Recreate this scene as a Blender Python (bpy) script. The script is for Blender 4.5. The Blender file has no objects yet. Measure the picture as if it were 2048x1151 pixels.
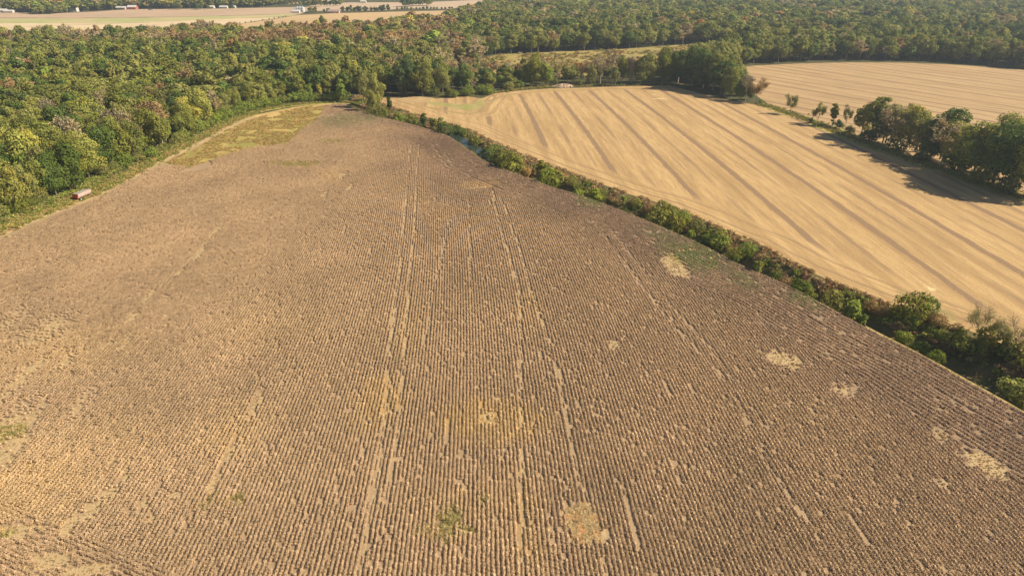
import bpy, math, random
import numpy as np
from mathutils import Vector
from mathutils.geometry import delaunay_2d_cdt

R = math.radians
sc = bpy.context.scene
col = sc.collection
rng = np.random.default_rng(7)
random.seed(7)

# ------------------------------------------------------------------ camera
CAM_H = 85.0
PITCH = 25.65                       # degrees below the horizontal
cam_d = bpy.data.cameras.new('camera')
cam = bpy.data.objects.new('camera', cam_d)
col.objects.link(cam)
cam.location = (0, 0, CAM_H)
cam.rotation_euler = (R(90 - PITCH), 0, 0)
cam_d.sensor_width = 36.0
cam_d.lens = 24.0
cam_d.clip_start = 1.0
cam_d.clip_end = 20000.0
sc.camera = cam

# ------------------------------------------------------------------ light
SUN_EL, SUN_AZ = 37.0, 97.0          # azimuth clockwise from +Y
world = bpy.data.worlds.new('World')
sc.world = world
world.use_nodes = True
nt = world.node_tree
bgn = nt.nodes['Background']
sky = nt.nodes.new('ShaderNodeTexSky')
sky.sky_type = 'NISHITA'
sky.sun_disc = False
sky.sun_elevation = R(SUN_EL)
sky.sun_rotation = R(SUN_AZ)
nt.links.new(sky.outputs[0], bgn.inputs[0])
bgn.inputs[1].default_value = 0.05
sl = bpy.data.lights.new('sun', 'SUN')
sl.energy = 5.0
sl.angle = R(0.5)
sl.color = (1.0, 0.87, 0.675)
sun = bpy.data.objects.new('sun', sl)
col.objects.link(sun)
sdir = Vector((math.sin(R(SUN_AZ)) * math.cos(R(SUN_EL)), math.cos(R(SUN_AZ)) * math.cos(R(SUN_EL)), math.sin(R(SUN_EL))))
sun.rotation_euler = (-sdir).to_track_quat('-Z', 'Y').to_euler()
sun.location = (300, 0, 300)
vs = sc.view_settings
vs.view_transform = 'Standard'
vs.look = 'None'
vs.gamma = 1.0
vs.use_curve_mapping = False
vs.exposure = 0.74

# ------------------------------------------------------------------ helpers
F, CX, CY = 1365.3, 1024.0, 575.5
_P = R(PITCH)


def g(x, y):
    """point on level ground that the photograph shows at (x, y)"""
    a = (x - CX) / F
    b = (CY - y) / F
    dy = math.cos(_P) + b * math.sin(_P)
    dz = -math.sin(_P) + b * math.cos(_P)
    t = -CAM_H / dz
    return (a * t, dy * t)


def depth_at(X, Y):
    return Y * math.cos(_P) + CAM_H * math.sin(_P)


def gp(pts):
    return np.array([g(*p) for p in pts])


def tag(o, label=None, cat=None, group=None, kind=None):
    if label: o['label'] = label
    if cat: o['category'] = cat
    if group: o['group'] = group
    if kind: o['kind'] = kind
    return o


def link(name, me, mats=(), parent=None, loc=(0, 0, 0), rz=0.0):
    o = bpy.data.objects.new(name, me)
    col.objects.link(o)
    o.location = loc
    o.rotation_euler = (0, 0, rz)
    if me is not None:
        for m in mats:
            if m.name not in [x.name for x in me.materials if x]:
                me.materials.append(m)
    if parent: o.parent = parent
    return o


def mesh_np(name, V, Fq, mat_idx=None, smooth=False):
    """V (n,3); Fq list of int arrays, each (m,k)"""
    me = bpy.data.meshes.new(name)
    if not isinstance(Fq, list): Fq = [Fq]
    Fq = [f for f in Fq if len(f)]
    V = np.asarray(V, dtype=np.float32)
    me.vertices.add(len(V))
    me.vertices.foreach_set('co', V.ravel())
    nl = sum(f.size for f in Fq)
    nf = sum(len(f) for f in Fq)
    if nf:
        me.loops.add(nl)
        me.polygons.add(nf)
        me.loops.foreach_set('vertex_index', np.concatenate([f.ravel() for f in Fq]).astype(np.int32))
        tot = np.concatenate([np.full(len(f), f.shape[1]) for f in Fq]).astype(np.int32)
        st = np.concatenate([[0], np.cumsum(tot)[:-1]]).astype(np.int32)
        me.polygons.foreach_set('loop_start', st)
        me.polygons.foreach_set('loop_total', tot)
        if mat_idx is not None:
            me.polygons.foreach_set('material_index', np.asarray(mat_idx, dtype=np.int32))
        if smooth:
            me.polygons.foreach_set('use_smooth', np.ones(nf, dtype=bool))
    me.update(calc_edges=True)
    return me


def fattr(me, name, vals):
    a = me.attributes.new(name, 'FLOAT', 'POINT')
    a.data.foreach_set('value', np.asarray(vals, dtype=np.float32))


def resample(P, step):
    P = np.asarray(P, float)
    d = np.r_[0, np.cumsum(np.hypot(*np.diff(P, axis=0).T))]
    n = max(2, int(d[-1] / step) + 1)
    s = np.linspace(0, d[-1], n)
    return np.c_[np.interp(s, d, P[:, 0]), np.interp(s, d, P[:, 1])]


def smooth_line(P, step, it=3):
    """Chaikin corner cutting, then even steps"""
    P = np.asarray(P, float)
    for _ in range(it):
        Q = P[:-1] * .75 + P[1:] * .25
        S = P[:-1] * .25 + P[1:] * .75
        M = np.empty((2 * len(Q), 2)); M[0::2] = Q; M[1::2] = S
        P = np.r_[P[:1], M, P[-1:]]
    return resample(P, step)


def inpoly(X, Y, poly):
    ins = np.zeros(X.shape, bool)
    n = len(poly)
    j = n - 1
    for i in range(n):
        xi, yi = poly[i]; xj, yj = poly[j]
        if yi != yj:
            c = ((yi > Y) != (yj > Y)) & (X < (xj - xi) * (Y - yi) / (yj - yi) + xi)
            ins ^= c
        j = i
    return ins


def dist_line(X, Y, L, closed=False):
    d = np.full(X.shape, 1e9)
    n = len(L)
    for i in range(n - (0 if closed else 1)):
        a = L[i]; b = L[(i + 1) % n]
        v = b - a
        l2 = v @ v
        if l2 < 1e-9: continue
        t = np.clip(((X - a[0]) * v[0] + (Y - a[1]) * v[1]) / l2, 0, 1)
        d = np.minimum(d, np.hypot(X - a[0] - t * v[0], Y - a[1] - t * v[1]))
    return d


_T = rng.random((256, 256))


def vnoise(x, y):
    """value noise, 0..1, unit cell"""
    x = np.asarray(x, float); y = np.asarray(y, float)
    xi = np.floor(x).astype(int); yi = np.floor(y).astype(int)
    fx = x - xi; fy = y - yi
    fx = fx * fx * (3 - 2 * fx); fy = fy * fy * (3 - 2 * fy)
    T = lambda a, b: _T[a & 255, b & 255]
    return (T(xi, yi) * (1 - fx) + T(xi + 1, yi) * fx) * (1 - fy) + (T(xi, yi + 1) * (1 - fx) + T(xi + 1, yi + 1) * fx) * fy


def fbm(x, y, o=3):
    s = 0; a = 1; t = 0
    for k in range(o):
        s = s + a * vnoise(x * 2 ** k + 17.3 * k, y * 2 ** k + 9.1 * k); t += a; a *= .5
    return s / t


def sheet(name, poly, z, mats, step=4.0, jag=0.5, edge=3.0, holes=(), kind='structure'):
    """flat sheet of real ground filling a polygon, with an uneven edge"""
    poly = np.asarray(poly, float)
    B = resample(np.r_[poly, poly[:1]], edge)[:-1]
    if jag:
        B = B + (np.c_[fbm(B[:, 0] / 4, B[:, 1] / 4), fbm(B[:, 0] / 4 + 50, B[:, 1] / 4)] - .5) * 2 * jag
    pts = [B]
    edges = [(i, (i + 1) % len(B)) for i in range(len(B))]
    off = len(B)
    for h in holes:
        pts.append(np.asarray(h)); edges += [(off + i, off + (i + 1) % len(h)) for i in range(len(h))]
        off += len(h)
    if step:
        x0, y0 = B.min(0); x1, y1 = B.max(0)
        gx, gy = np.meshgrid(np.arange(x0, x1, step), np.arange(y0, y1, step))
        gx = gx.ravel(); gy = gy.ravel()
        gx = gx + rng.uniform(-.3, .3, gx.size) * step; gy = gy + rng.uniform(-.3, .3, gy.size) * step
        k = inpoly(gx, gy, B)
        gx, gy = gx[k], gy[k]
        k = dist_line(gx, gy, B, True) > step * .4
        pts.append(np.c_[gx[k], gy[k]])
    P = np.concatenate(pts)
    v, e, f, *_ = delaunay_2d_cdt([Vector(p) for p in P], edges, [], 0, 1e-5)
    V = np.array([(a.x, a.y) for a in v])
    T = np.array([t for t in f if len(t) == 3])
    C = V[T].mean(1)
    k = inpoly(C[:, 0], C[:, 1], B)
    for h in holes: k &= ~inpoly(C[:, 0], C[:, 1], np.asarray(h))
    T = T[k]
    a, b, c = V[T[:, 0]], V[T[:, 1]], V[T[:, 2]]
    flip = ((b - a)[:, 0] * (c - a)[:, 1] - (b - a)[:, 1] * (c - a)[:, 0]) < 0
    T[flip] = T[flip][:, ::-1]
    me = mesh_np(name, np.c_[V, np.full(len(V), z)], T)
    o = link(name, me, mats)
    tag(o, kind=kind)
    return o, V


# ------------------------------------------------------------------ material helpers
class NT:
    def __init__(s, name, rough=0.9, spec=0.15):
        s.m = bpy.data.materials.new(name)
        s.m.use_nodes = True
        s.t = s.m.node_tree
        s.b = s.t.nodes['Principled BSDF']
        s.b.inputs['Roughness'].default_value = rough
        s.b.inputs['Specular IOR Level'].default_value = spec

    def n(s, t, **k):
        o = s.t.nodes.new(t)
        for a, b in k.items(): setattr(o, a, b)
        return o

    def put(s, sock, v):
        if isinstance(v, bpy.types.NodeSocket): s.t.links.new(v, sock)
        elif v is not None: sock.default_value = v

    def pos(s): return s.n('ShaderNodeNewGeometry').outputs['Position']

    def attr(s, name, typ='GEOMETRY', out='Fac'):
        a = s.n('ShaderNodeAttribute'); a.attribute_name = name; a.attribute_type = typ
        return a.outputs[out]

    def math(s, op, a, b=None, c=None, clamp=False):
        o = s.n('ShaderNodeMath', operation=op, use_clamp=clamp)
        s.put(o.inputs[0], a); s.put(o.inputs[1], b); s.put(o.inputs[2], c)
        return o.outputs[0]

    def noise(s, vec, scale, detail=3, rough=.55, out='Fac'):
        o = s.n('ShaderNodeTexNoise'); s.put(o.inputs['Vector'], vec)
        o.inputs['Scale'].default_value = scale; o.inputs['Detail'].default_value = detail
        o.inputs['Roughness'].default_value = rough
        return o.outputs[out]

    def xyz(s, x, y, z=0.0):
        o = s.n('ShaderNodeCombineXYZ'); s.put(o.inputs[0], x); s.put(o.inputs[1], y); s.put(o.inputs[2], z)
        return o.outputs[0]

    def ramp(s, f, a, b):
        """smooth step from a to b"""
        o = s.n('ShaderNodeMapRange', interpolation_type='SMOOTHSTEP')
        s.put(o.inputs['Value'], f); s.put(o.inputs['From Min'], a); s.put(o.inputs['From Max'], b)
        return o.outputs[0]

    def mix(s, f, a, b, mode='MIX'):
        o = s.n('ShaderNodeMix', data_type='RGBA', blend_type=mode)
        s.put(o.inputs[0], f)
        for i, v in ((6, a), (7, b)):
            if isinstance(v, tuple) and len(v) == 3: v = v + (1,)
            s.put(o.inputs[i], v)
        return o.outputs[2]

    def grey(s, f, lo, hi):
        """scalar -> brightness factor"""
        o = s.n('ShaderNodeMapRange'); s.put(o.inputs['Value'], f)
        o.inputs['To Min'].default_value = lo; o.inputs['To Max'].default_value = hi
        return o.outputs[0]

    def scale_col(s, c, f):
        o = s.n('ShaderNodeVectorMath', operation='SCALE'); s.put(o.inputs[0], c); s.put(o.inputs['Scale'], f)
        return o.outputs[0]

    def color(s, c): s.put(s.b.inputs['Base Color'], c if not isinstance(c, tuple) else c + (1,))

    def bump(s, h, strength=.5, dist=.1):
        o = s.n('ShaderNodeBump'); s.put(o.inputs['Height'], h)
        o.inputs['Strength'].default_value = strength; o.inputs['Distance'].default_value = dist
        s.t.links.new(o.outputs[0], s.b.inputs['Normal'])


def plain(name, c, rough=.7, var=.25, sc_=3.0, metal=0.0, spec=.3):
    m = NT(name, rough, spec)
    m.b.inputs['Metallic'].default_value = metal
    n = m.noise(m.n('ShaderNodeTexCoord').outputs['Object'], sc_, 4)
    m.color(m.scale_col(m.mix(0.0, c, c), m.grey(n, 1 - var, 1 + var)))
    return m.m


def tinted(name, attr_t, var=.35, transl=0.0, nscale=.5, rough=.8, fine=None, warmth=True):
    """foliage: colour from the instance's own tint, clumps of lighter and darker leaves"""
    m = NT(name, rough, .12)
    t = m.attr('tint', attr_t, 'Color')
    p = m.pos()
    n = m.noise(p, nscale, 3, .6)
    f = m.grey(n, 1 - var * 1.6, 1 + var * 1.6)
    if fine:
        f = m.math('MULTIPLY', f, m.grey(m.noise(p, fine, 1), 1 - var, 1 + var))
    n2 = m.noise(p, nscale * .35, 2)
    warm = m.mix(m.ramp(n2, .45, .75), t, (1.18, .98, .85), 'MULTIPLY')
    c = m.scale_col(warm if warmth else t, f)
    m.color(c)
    if transl:
        tr = m.n('ShaderNodeBsdfTranslucent'); m.put(tr.inputs[0], c)
        mx = m.n('ShaderNodeMixShader'); mx.inputs[0].default_value = transl
        out = m.t.nodes['Material Output']
        m.t.links.new(m.b.outputs[0], mx.inputs[1]); m.t.links.new(tr.outputs[0], mx.inputs[2])
        m.t.links.new(mx.outputs[0], out.inputs['Surface'])
    return m.m


# ------------------------------------------------------------------ lines of the place
LB = smooth_line(gp([(688, 208), (740, 232), (800, 243), (850, 257), (895, 270), (925, 292), (972, 326), (1030, 347), (1100, 374), (1170, 394),
                     (1230, 416), (1300, 445), (1360, 470), (1430, 502), (1480, 532), (1560, 564), (1620, 594), (1680, 628), (1730, 655),
                     (1790, 686), (1850, 714), (1900, 744), (1960, 778), (2048, 826), (2130, 872), (2300, 960), (2600, 1120)]), 2.0)
RB = smooth_line(gp([(715, 190), (765, 206), (830, 228), (880, 244), (935, 256), (970, 274), (1010, 292), (1065, 315), (1130, 342), (1200, 366),
                     (1270, 392), (1330, 408), (1400, 436), (1460, 464), (1530, 492), (1580, 524), (1650, 556), (1710, 580), (1780, 610),
                     (1860, 632), (1920, 654), (1980, 676), (2048, 705), (2130, 735), (2300, 800), (2600, 930)]), 2.0)
DITCH = np.r_[LB, RB[::-1]]


def ditch_z(x, y, tab=[None]):
    x = np.atleast_1d(np.asarray(x, float)); y = np.atleast_1d(np.asarray(y, float))
    dl = dist_line(x, y, LB[::2]); dr = dist_line(x, y, RB[::2])
    s = dl / (dl + dr + 1e-6)
    w = dl + dr
    dep = np.clip(w * .26, 0.6, 4.2)
    z = -dep * np.interp(s, [0, .07, .26, .42, .62, .82, 1], [0, .25, 1, 1, .5, .1, 0])
    z = z + (fbm(x / 2.5, y / 2.5) - .5) * .5 * np.minimum(s, 1 - s) * 4
    z[~inpoly(x, y, DITCH)] = 0
    return z


# ------------------------------------------------------------------ setting: ground
m = NT('forest_floor')
p = m.pos()
m.color(m.mix(m.noise(p, .03, 4), (.10, .085, .04), (.06, .07, .022)))
m.bump(m.noise(p, .6, 4), .8, .4)
M_floor = m.m

OUT = np.array([(-9000, -300), (9000, -300), (9000, 14000), (-9000, 14000)], float)
ditch_hole = DITCH[::3]
ground, _ = sheet('ground', OUT, 0.0, [M_floor], step=None, jag=0, edge=2000, holes=[DITCH])

# the crop stand's soil, covered in dry litter
m = NT('crop_soil')
p = m.pos()
bare = m.attr('bare'); weed = m.attr('weed'); gold = m.attr('gold')
n1 = m.noise(p, .045, 4); n2 = m.noise(p, 1.6, 4, .7); n3 = m.noise(p, .35, 4, .65)
base = m.mix(m.ramp(n1, .35, .65), (.37, .26, .155), (.31, .22, .13))
base = m.mix(m.attr('near_ditch'), base, (.25, .175, .115))
base = m.mix(m.ramp(m.math('ADD', gold, m.math('MULTIPLY', m.math('SUBTRACT', n3, .5), .9)), .3, .8), base, (.40, .26, .105))
base = m.mix(m.ramp(m.math('ADD', bare, m.math('MULTIPLY', m.math('SUBTRACT', n2, .5), .7)), .15, .55), base, m.mix(n3, (.37, .27, .14), (.52, .385, .205)))
gr = m.mix(m.ramp(n2, .35, .65), (.27, .24, .08), (.38, .28, .11))
base = m.mix(m.ramp(m.math('ADD', weed, m.math('MULTIPLY', m.math('SUBTRACT', n3, .5), 1.2)), .3, .7), base, gr)
m.color(m.scale_col(base, m.grey(m.noise(p, 4.0, 3, .8), .5, 1.5)))
m.bump(m.noise(p, 2.5, 4, .7), .8, .15)
M_soil = m.m

# stubble with combine bands: u across the passes, v along them, hd = distance to the field edge
def stubble_mat(name, gold_, dark_, period, weak=.45):
    m = NT(name)
    p = m.pos()
    u = m.attr('u'); v = m.attr('v'); hd = m.attr('hd'); he = m.attr('he')
    # wavering edges
    wob = m.noise(m.xyz(m.math('MULTIPLY', u, .25), m.math('MULTIPLY', v, .10)), 1.0, 4, .6)
    uu = m.math('ADD', u, m.math('MULTIPLY', m.math('SUBTRACT', wob, .5), 2.2))
    ph = m.math('PINGPONG', uu, period / 2)                 # 0 at the strong band, period/2 at the weak one
    su0 = m.noise(m.xyz(m.math('MULTIPLY', u, .10), m.math('MULTIPLY', v, .02), 4.0), 1.0, 3, .6)
    wn = m.noise(m.xyz(m.math('MULTIPLY', u, .03), m.math('MULTIPLY', v, .02)), 1.0, 2)
    strong = m.math('SUBTRACT', 1.0, m.ramp(ph, .9, m.math('ADD', 1.5, m.math('MULTIPLY', wn, 1.0))))
    wk = m.math('MULTIPLY', m.ramp(ph, period / 2 - 1.5, period / 2 - .5), m.math('MULTIPLY', m.ramp(wn, .3, .6), weak))
    pq = m.math('PINGPONG', m.math('ADD', uu, period / 4), period / 4)
    qk = m.math('MULTIPLY', m.math('SUBTRACT', 1.0, m.ramp(pq, .2, 1.1)), m.math('MULTIPLY', m.ramp(su0, .42, .62), .5))
    band = m.math('MAXIMUM', m.math('MAXIMUM', strong, wk), qk)
    inn = m.ramp(m.math('ADD', hd, m.math('MULTIPLY', m.math('SUBTRACT', wob, .5), 6.0)), 13.0, 19.0)
    band = m.math('MULTIPLY', band, inn)
    # fine streaks along the passes / along the edge on the headland
    su = m.noise(m.xyz(m.math('MULTIPLY', u, 1.3), m.math('MULTIPLY', v, .07)), 1.0, 5, .85)
    sb = m.noise(m.xyz(m.math('MULTIPLY', u, .22), m.math('MULTIPLY', v, .012), 7.0), 1.0, 3, .6)
    sh = m.noise(m.xyz(m.math('MULTIPLY', hd, .8), m.math('MULTIPLY', he, .05), 3.0), 1.0, 4, .65)
    # wheel marks of the headland passes
    hw = m.math('MULTIPLY', m.math('SUBTRACT', 1.0, m.ramp(m.math('PINGPONG', m.math('ADD', hd, m.math('MULTIPLY', wob, 3.0)), 3.4), .2, .9)), .6)
    st = m.mix(inn, m.xyz(sh, sh, sh), m.xyz(su, su, su))
    lum = m.n('ShaderNodeSeparateXYZ'); m.t.links.new(st, lum.inputs[0])
    g2 = tuple(c * f for c, f in zip(gold_, (.72, .69, .66)))
    base = m.mix(m.ramp(sb, .35, .68), gold_, g2)
    base = m.mix(m.ramp(lum.outputs[0], .42, .72), base, tuple(c * f for c, f in zip(gold_, (.58, .54, .52))))
    base = m.mix(m.math('MULTIPLY', m.math('SUBTRACT', 1.0, inn), hw), base, dark_)
    nz = m.noise(p, 1.3, 3, .75)
    bf = m.math('MULTIPLY', band, m.grey(nz, .65, 1.3), clamp=True)
    base = m.mix(bf, base, dark_)
    # weedy green and pale straw patches
    gn = m.attr('green')
    base = m.mix(m.math('MULTIPLY', m.ramp(m.math('ADD', gn, m.math('MULTIPLY', m.math('SUBTRACT', nz, .5), .8)), .35, .85), .75), base, (.20, .22, .07))
    pl = m.attr('pale')
    base = m.mix(m.ramp(m.math('ADD', pl, m.math('MULTIPLY', m.math('SUBTRACT', nz, .5), .9)), .35, .8), base, (.68, .52, .28))
    m.color(m.scale_col(base, m.grey(m.noise(p, 1.5, 5, .95), .25, 1.75)))
    m.bump(m.math('ADD', m.noise(p, 1.8, 4, .8), m.math('MULTIPLY', su, .8)), .7, .22)
    return m.m


M_st1 = stubble_mat('stubble', (.54, .37, .175), (.26, .17, .10), 26.0, .75)
M_st2 = stubble_mat('far_stubble', (.51, .355, .185), (.25, .165, .10), 26.0, .95)

# crop field polygon (standing crop)
CROP = np.r_[gp([(-500, 720), (-150, 545), (0, 480), (60, 452), (150, 414), (200, 393), (260, 362), (330, 326), (400, 293), (450, 262), (500, 240),
                 (560, 224), (620, 212), (660, 208)]), LB[1:-2], np.array([(150, 40), (150, -20), (-150, -20)])]
CROPS = CROP.copy(); CROPS[:14] += np.array([-2.6, 2.2])
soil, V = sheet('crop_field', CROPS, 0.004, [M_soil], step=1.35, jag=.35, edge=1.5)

WEEDY = gp([(330, 326), (400, 293), (450, 262), (500, 240), (560, 224), (620, 212), (650, 215), (636, 238), (600, 262), (575, 288), (500, 296), (430, 318), (380, 335)])
# bare, pale places and golden, weedy ones: (px, py, rx, ry in metres, weight)
BARE = [(1572, 720, 2.6, 3.4, 1), (1975, 930, 2.4, 3.6, 1), (1350, 533, 2.8, 7.5, .9), (1230, 690, .8, 2, .5), (685, 352, 1.5, 5, .9), (980, 835, 1.4, 2, .5),
        (750, 985, .7, 4.5, 1), (775, 880, .7, 8, .8), (1045, 1000, .45, 9, .75), (1040, 600, .6, 7, 1), (1055, 590, .5, 5, .6), (800, 760, 1.2, 6, .55),
        (815, 650, .5, 10, .5), (515, 800, .45, 5, 1), (430, 965, .4, 2.2, 1), (460, 905, .3, 2, .8), (215, 990, .9, 2, 1), (185, 1020, .8, 2, 1),
        (140, 1050, .9, 2, 1), (100, 1120, 4, 1.6, .8), (180, 1140, 3, 1.2, .9), (30, 1060, 3, 1.6, .8), (225, 925, .4, 1.5, .9), (250, 950, .3, 1.5, .8),
        (300, 1040, .5, 1, .8), (285, 1010, .4, 1.2, .8), (40, 760, 1.4, 9, .7), (15, 850, 2.5, 6, .7), (130, 725, 1.4, 4, .6), (160, 810, 1.2, 6, .5),
        (250, 690, .5, 2.5, 1), (215, 690, .5, 2.5, .8), (60, 840, 1, 4, .6), (20, 900, 2.2, 5, .7), (90, 660, 4, 8, .5), (20, 640, 3, 6, .4), (265, 635, .6, 3, .8), (300, 590, .6, 4, .8), (430, 465, .6, 7, .9),
        (360, 545, .6, 4, .8), (400, 505, .5, 6, .7), (1160, 960, .5, 4, .7), (1215, 1040, .5, 3, .7), (1690, 780, 3, 2, .45), (1880, 870, 2.2, 2, .45),
        (830, 1105, .5, 2.5, .8), (740, 1085, .6, 3, .5), (1890, 965, 1, 1, .5), (960, 375, 4.5, 1.2, .7), (350, 990, .5, 1, .7), (700, 375, .6, 7, .5),
        (865, 310, .5, 5, .4), (1120, 830, .35, 5, .5), (1040, 820, .4, 7, .6), (1095, 690, .35, 7, .4), (650, 390, .5, 5, .5)]
BARE = [b_ for b_ in BARE if not (b_[2] < 1.3 and 700 < b_[0] < 1250 and b_[3] > 2.4)]
TRACKS = [([(722, 1150), (737, 1050), (752, 960), (772, 850), (781, 680), (799, 558), (804, 489), (815, 367), (822, 290)], .75, 'pale'),
          ([(774, 1000), (800, 860), (806, 732), (812, 663), (820, 558), (829, 454), (834, 350), (838, 290)], .6, 'pale'),
          ([(1045, 1150), (1045, 1000), (1043, 850), (1043, 700), (1040, 593), (1034, 558), (1018, 506), (999, 451), (985, 378)], .65, 'pale'),
          ([(1215, 1150), (1205, 1080), (1160, 960), (1135, 830), (1120, 746), (1103, 690), (1082, 638), (1061, 576), (1042, 506), (1021, 444), (1002, 395)], .6, 'pale'),
          ([(1207, 469), (1239, 511), (1266, 547), (1285, 574), (1303, 594), (1345, 650), (1423, 727), (1443, 751), (1482, 806), (1521, 904), (1549, 951), (1619, 1045), (1640, 1075)], .8, 'dark'),
          ([(1222, 460), (1261, 508), (1283, 535), (1310, 572), (1360, 630), (1440, 720), (1500, 810), (1553, 900), (1576, 927), (1643, 1013), (1670, 1057)], .8, 'dark'),
          ([(861, 284), (878, 310), (897, 335)], .8, 'dark'), ([(875, 288), (895, 315), (912, 337), (945, 356), (998, 379)], .9, 'dark'),
          ([(901, 437), (885, 510), (867, 593), (850, 690)], .6, 'dark'), ([(938, 400), (941, 500), (946, 600)], .6, 'dark'),
          ([(522, 788), (490, 850), (455, 905), (430, 970)], .45, 'pale'), ([(470, 420), (430, 465), (395, 505), (340, 560), (300, 595)], .5, 'pale'),
          ([(265, 635), (215, 690), (150, 745), (60, 830)], .45, 'pale'), ([(130, 700), (60, 745), (0, 790)], .6, 'pale'),
          ([(560, 305), (535, 345), (500, 390)], .6, 'pale'), ([(1480, 540), (1560, 600), (1640, 650), (1740, 720), (1850, 790), (1950, 850), (2048, 905)], .4, 'dark'),
          ([(1600, 610), (1720, 690), (1830, 760), (1930, 815), (2048, 880)], .5, 'dark')]
TRACKS = [(smooth_line(gp(p_), 1.5), w_, k_) for p_, w_, k_ in TRACKS]
GOLD = [(760, 800, 6, 9, .8), (985, 838, 10, 7, 1.15), (820, 660, 4, 16, .5), (1050, 1040, 3, 14, .6), (470, 860, 7, 8, .55), (1600, 820, 12, 8, .25),
        (180, 890, 14, 10, .4), (930, 1010, 9, 6, .45), (960, 370, 8, 4, .8), (660, 350, 4, 10, .7), (120, 700, 18, 12, .5), (30, 980, 14, 10, .7),
        (520, 660, 12, 10, .35), (1060, 620, 4, 12, .5)]
WEED = [(900, 1045, 2.2, 4.5, .9), (935, 1065, 1.6, 1.2, .9), (865, 1060, 3, 1.6, .7), (600, 328, 10.5, 5, 1.1), (660, 283, 9, 5, .8), (15, 865, 4, 2.5, .9),
        (420, 1000, 1.5, 2, .6), (470, 1000, 2.0, 2, .7), (1075, 935, 1, 3, .3), (10, 1065, 1.5, 1.2, .9), (970, 1000, 1.5, 2, .5),
        (1168, 1045, 3.3, 4.5, 1.5), (565, 325, 9, 3, .9)]
GREEN_CROP = [(1385, 510, 9, 12, 1), (1480, 555, 4, 10, .6), (1180, 400, 5, 9, .9), (1610, 600, 4, 6, .8), (1880, 690, 2, 3, .0), (1320, 470, 6, 8, .5), (690, 240, 14, 18, .6), (740, 238, 5, 8, .6)]


def blobs(X, Y, L):
    s = np.zeros(X.shape)
    for px, py, rx, ry, w in L:
        if rx < 1.2: rx, w = rx * .75 + .35, w * 1.25
        cx, cy = g(px, py)
        hd_ = math.radians(-4)
        dx = (X - cx) * math.cos(hd_) - (Y - cy) * math.sin(hd_)
        dy = (X - cx) * math.sin(hd_) + (Y - cy) * math.cos(hd_)
        r = np.sqrt((dx / rx) ** 2 + (dy / ry) ** 2)
        k_ = r < 2.2
        r[k_] += (fbm(X[k_] / 1.3 + px, Y[k_] / 1.3, 3) - .5) * (1.3 if rx > 1.2 else .9)
        s = np.maximum(s, w * np.clip(1.5 - r, 0, 1))
    return s


me = soil.data
vx, vy = V[:, 0], V[:, 1]
fattr(me, 'bare', np.maximum(blobs(vx, vy, BARE), blobs(vx, vy, [(1168, 1045, 2.8, 3.8, 1)])))
fattr(me, 'gold', blobs(vx, vy, GOLD))
fattr(me, 'near_ditch', np.clip((42 - dist_line(vx, vy, LB[::4]) + (fbm(vx / 25, vy / 25) - .5) * 50) / 45, 0, 1) * .9)  # soil colour grows darker brown towards the ditch
wd = np.maximum(blobs(vx, vy, [w_ for w_ in WEED if w_[0] != 1168]), inpoly(vx, vy, WEEDY) * 1.0)
fattr(me, 'weed', np.maximum(wd, .8 * blobs(vx, vy, GREEN_CROP)))

# grassy weedy corner at the top of the crop, lying just over the soil
m = NT('dry_weeds')
p = m.pos()
a = m.mix(m.ramp(m.noise(p, .05, 4, .65), .4, .62), (.44, .33, .115), (.28, .25, .065))
a = m.mix(m.ramp(m.noise(p, .035, 3, .6), .5, .68), a, (.30, .18, .08))
a = m.mix(m.math('MULTIPLY', m.ramp(m.noise(p, .16, 4, .7), .55, .75), .8), a, (.50, .37, .15))
m.color(m.scale_col(a, m.grey(m.noise(p, 1.7, 4, .75), .6, 1.4)))
m.bump(m.noise(p, 1.2, 4, .7), .9, .4)
M_weeds = m.m
sheet('weedy_ground', WEEDY, 0.010, [M_weeds], step=None, jag=3.0, edge=2.0)

# stubble field 1
ST1 = np.r_[RB[6:-2], gp([(2500, 640)]), np.array([(238, 150)]), gp([(2200, 450), (2048, 402), (1960, 372), (1880, 345), (1800, 317), (1740, 296), (1680, 274), (1640, 258), (1600, 240), (1560, 226), (1525, 212),
            (1440, 197), (1390, 184), (1340, 171), (1250, 172.5), (1180, 175), (1100, 177), (1040, 181), (990, 187), (962, 197), (930, 192), (880, 197), (840, 197), (800, 196)])]
s1, V = sheet('stubble_field', ST1, 0.004, [M_st1], step=3.2, jag=.6, edge=3.0)
vx, vy = V[:, 0], V[:, 1]


def curve_x(y, x0=67.5):
    """a pass of the combine: where it lies at distance y"""
    return x0 + (366 - y) * .058 - np.clip(y - 330, 0, 400) ** 2 * .00011 + np.clip(330 - y, 0, 300) ** 2 * -.00012


def st_attrs(me, u, v, hd, he, green, pale):
    for n_, a_ in (('u', u), ('v', v), ('hd', hd), ('he', he), ('green', green), ('pale', pale)): fattr(me, n_, a_)


EDGE1 = np.r_[RB[6:], ]
hd = dist_line(vx, vy, RB[6:])
top1 = gp([(1440, 197), (1340, 171), (1250, 172.5), (1100, 177), (1040, 181), (990, 187), (970, 210), (960, 225)])
hd2 = dist_line(vx, vy, top1) + 3.5
hd = np.minimum(hd, hd2)
st_attrs(s1.data, vx - curve_x(vy) + 26 * 20, vy, hd, vx * .7 + vy * .7,
         blobs(vx, vy, [(1812, 588, 2.5, 3.5, .7), (1870, 622, 3.5, 4.5, .8), (1900, 640, 4, 2, .6), (1400, 172, 20, 8, .8), (1560, 222, 9, 7, .6), (1640, 250, 8, 14, .5)]),
         blobs(vx, vy, [(1862, 575, 1.3, 2.4, .9), (1310, 190, 3, 7, .6), (1320, 198, 6, 2.5, .8), (1240, 342, 1, 1, 0)]))

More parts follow.
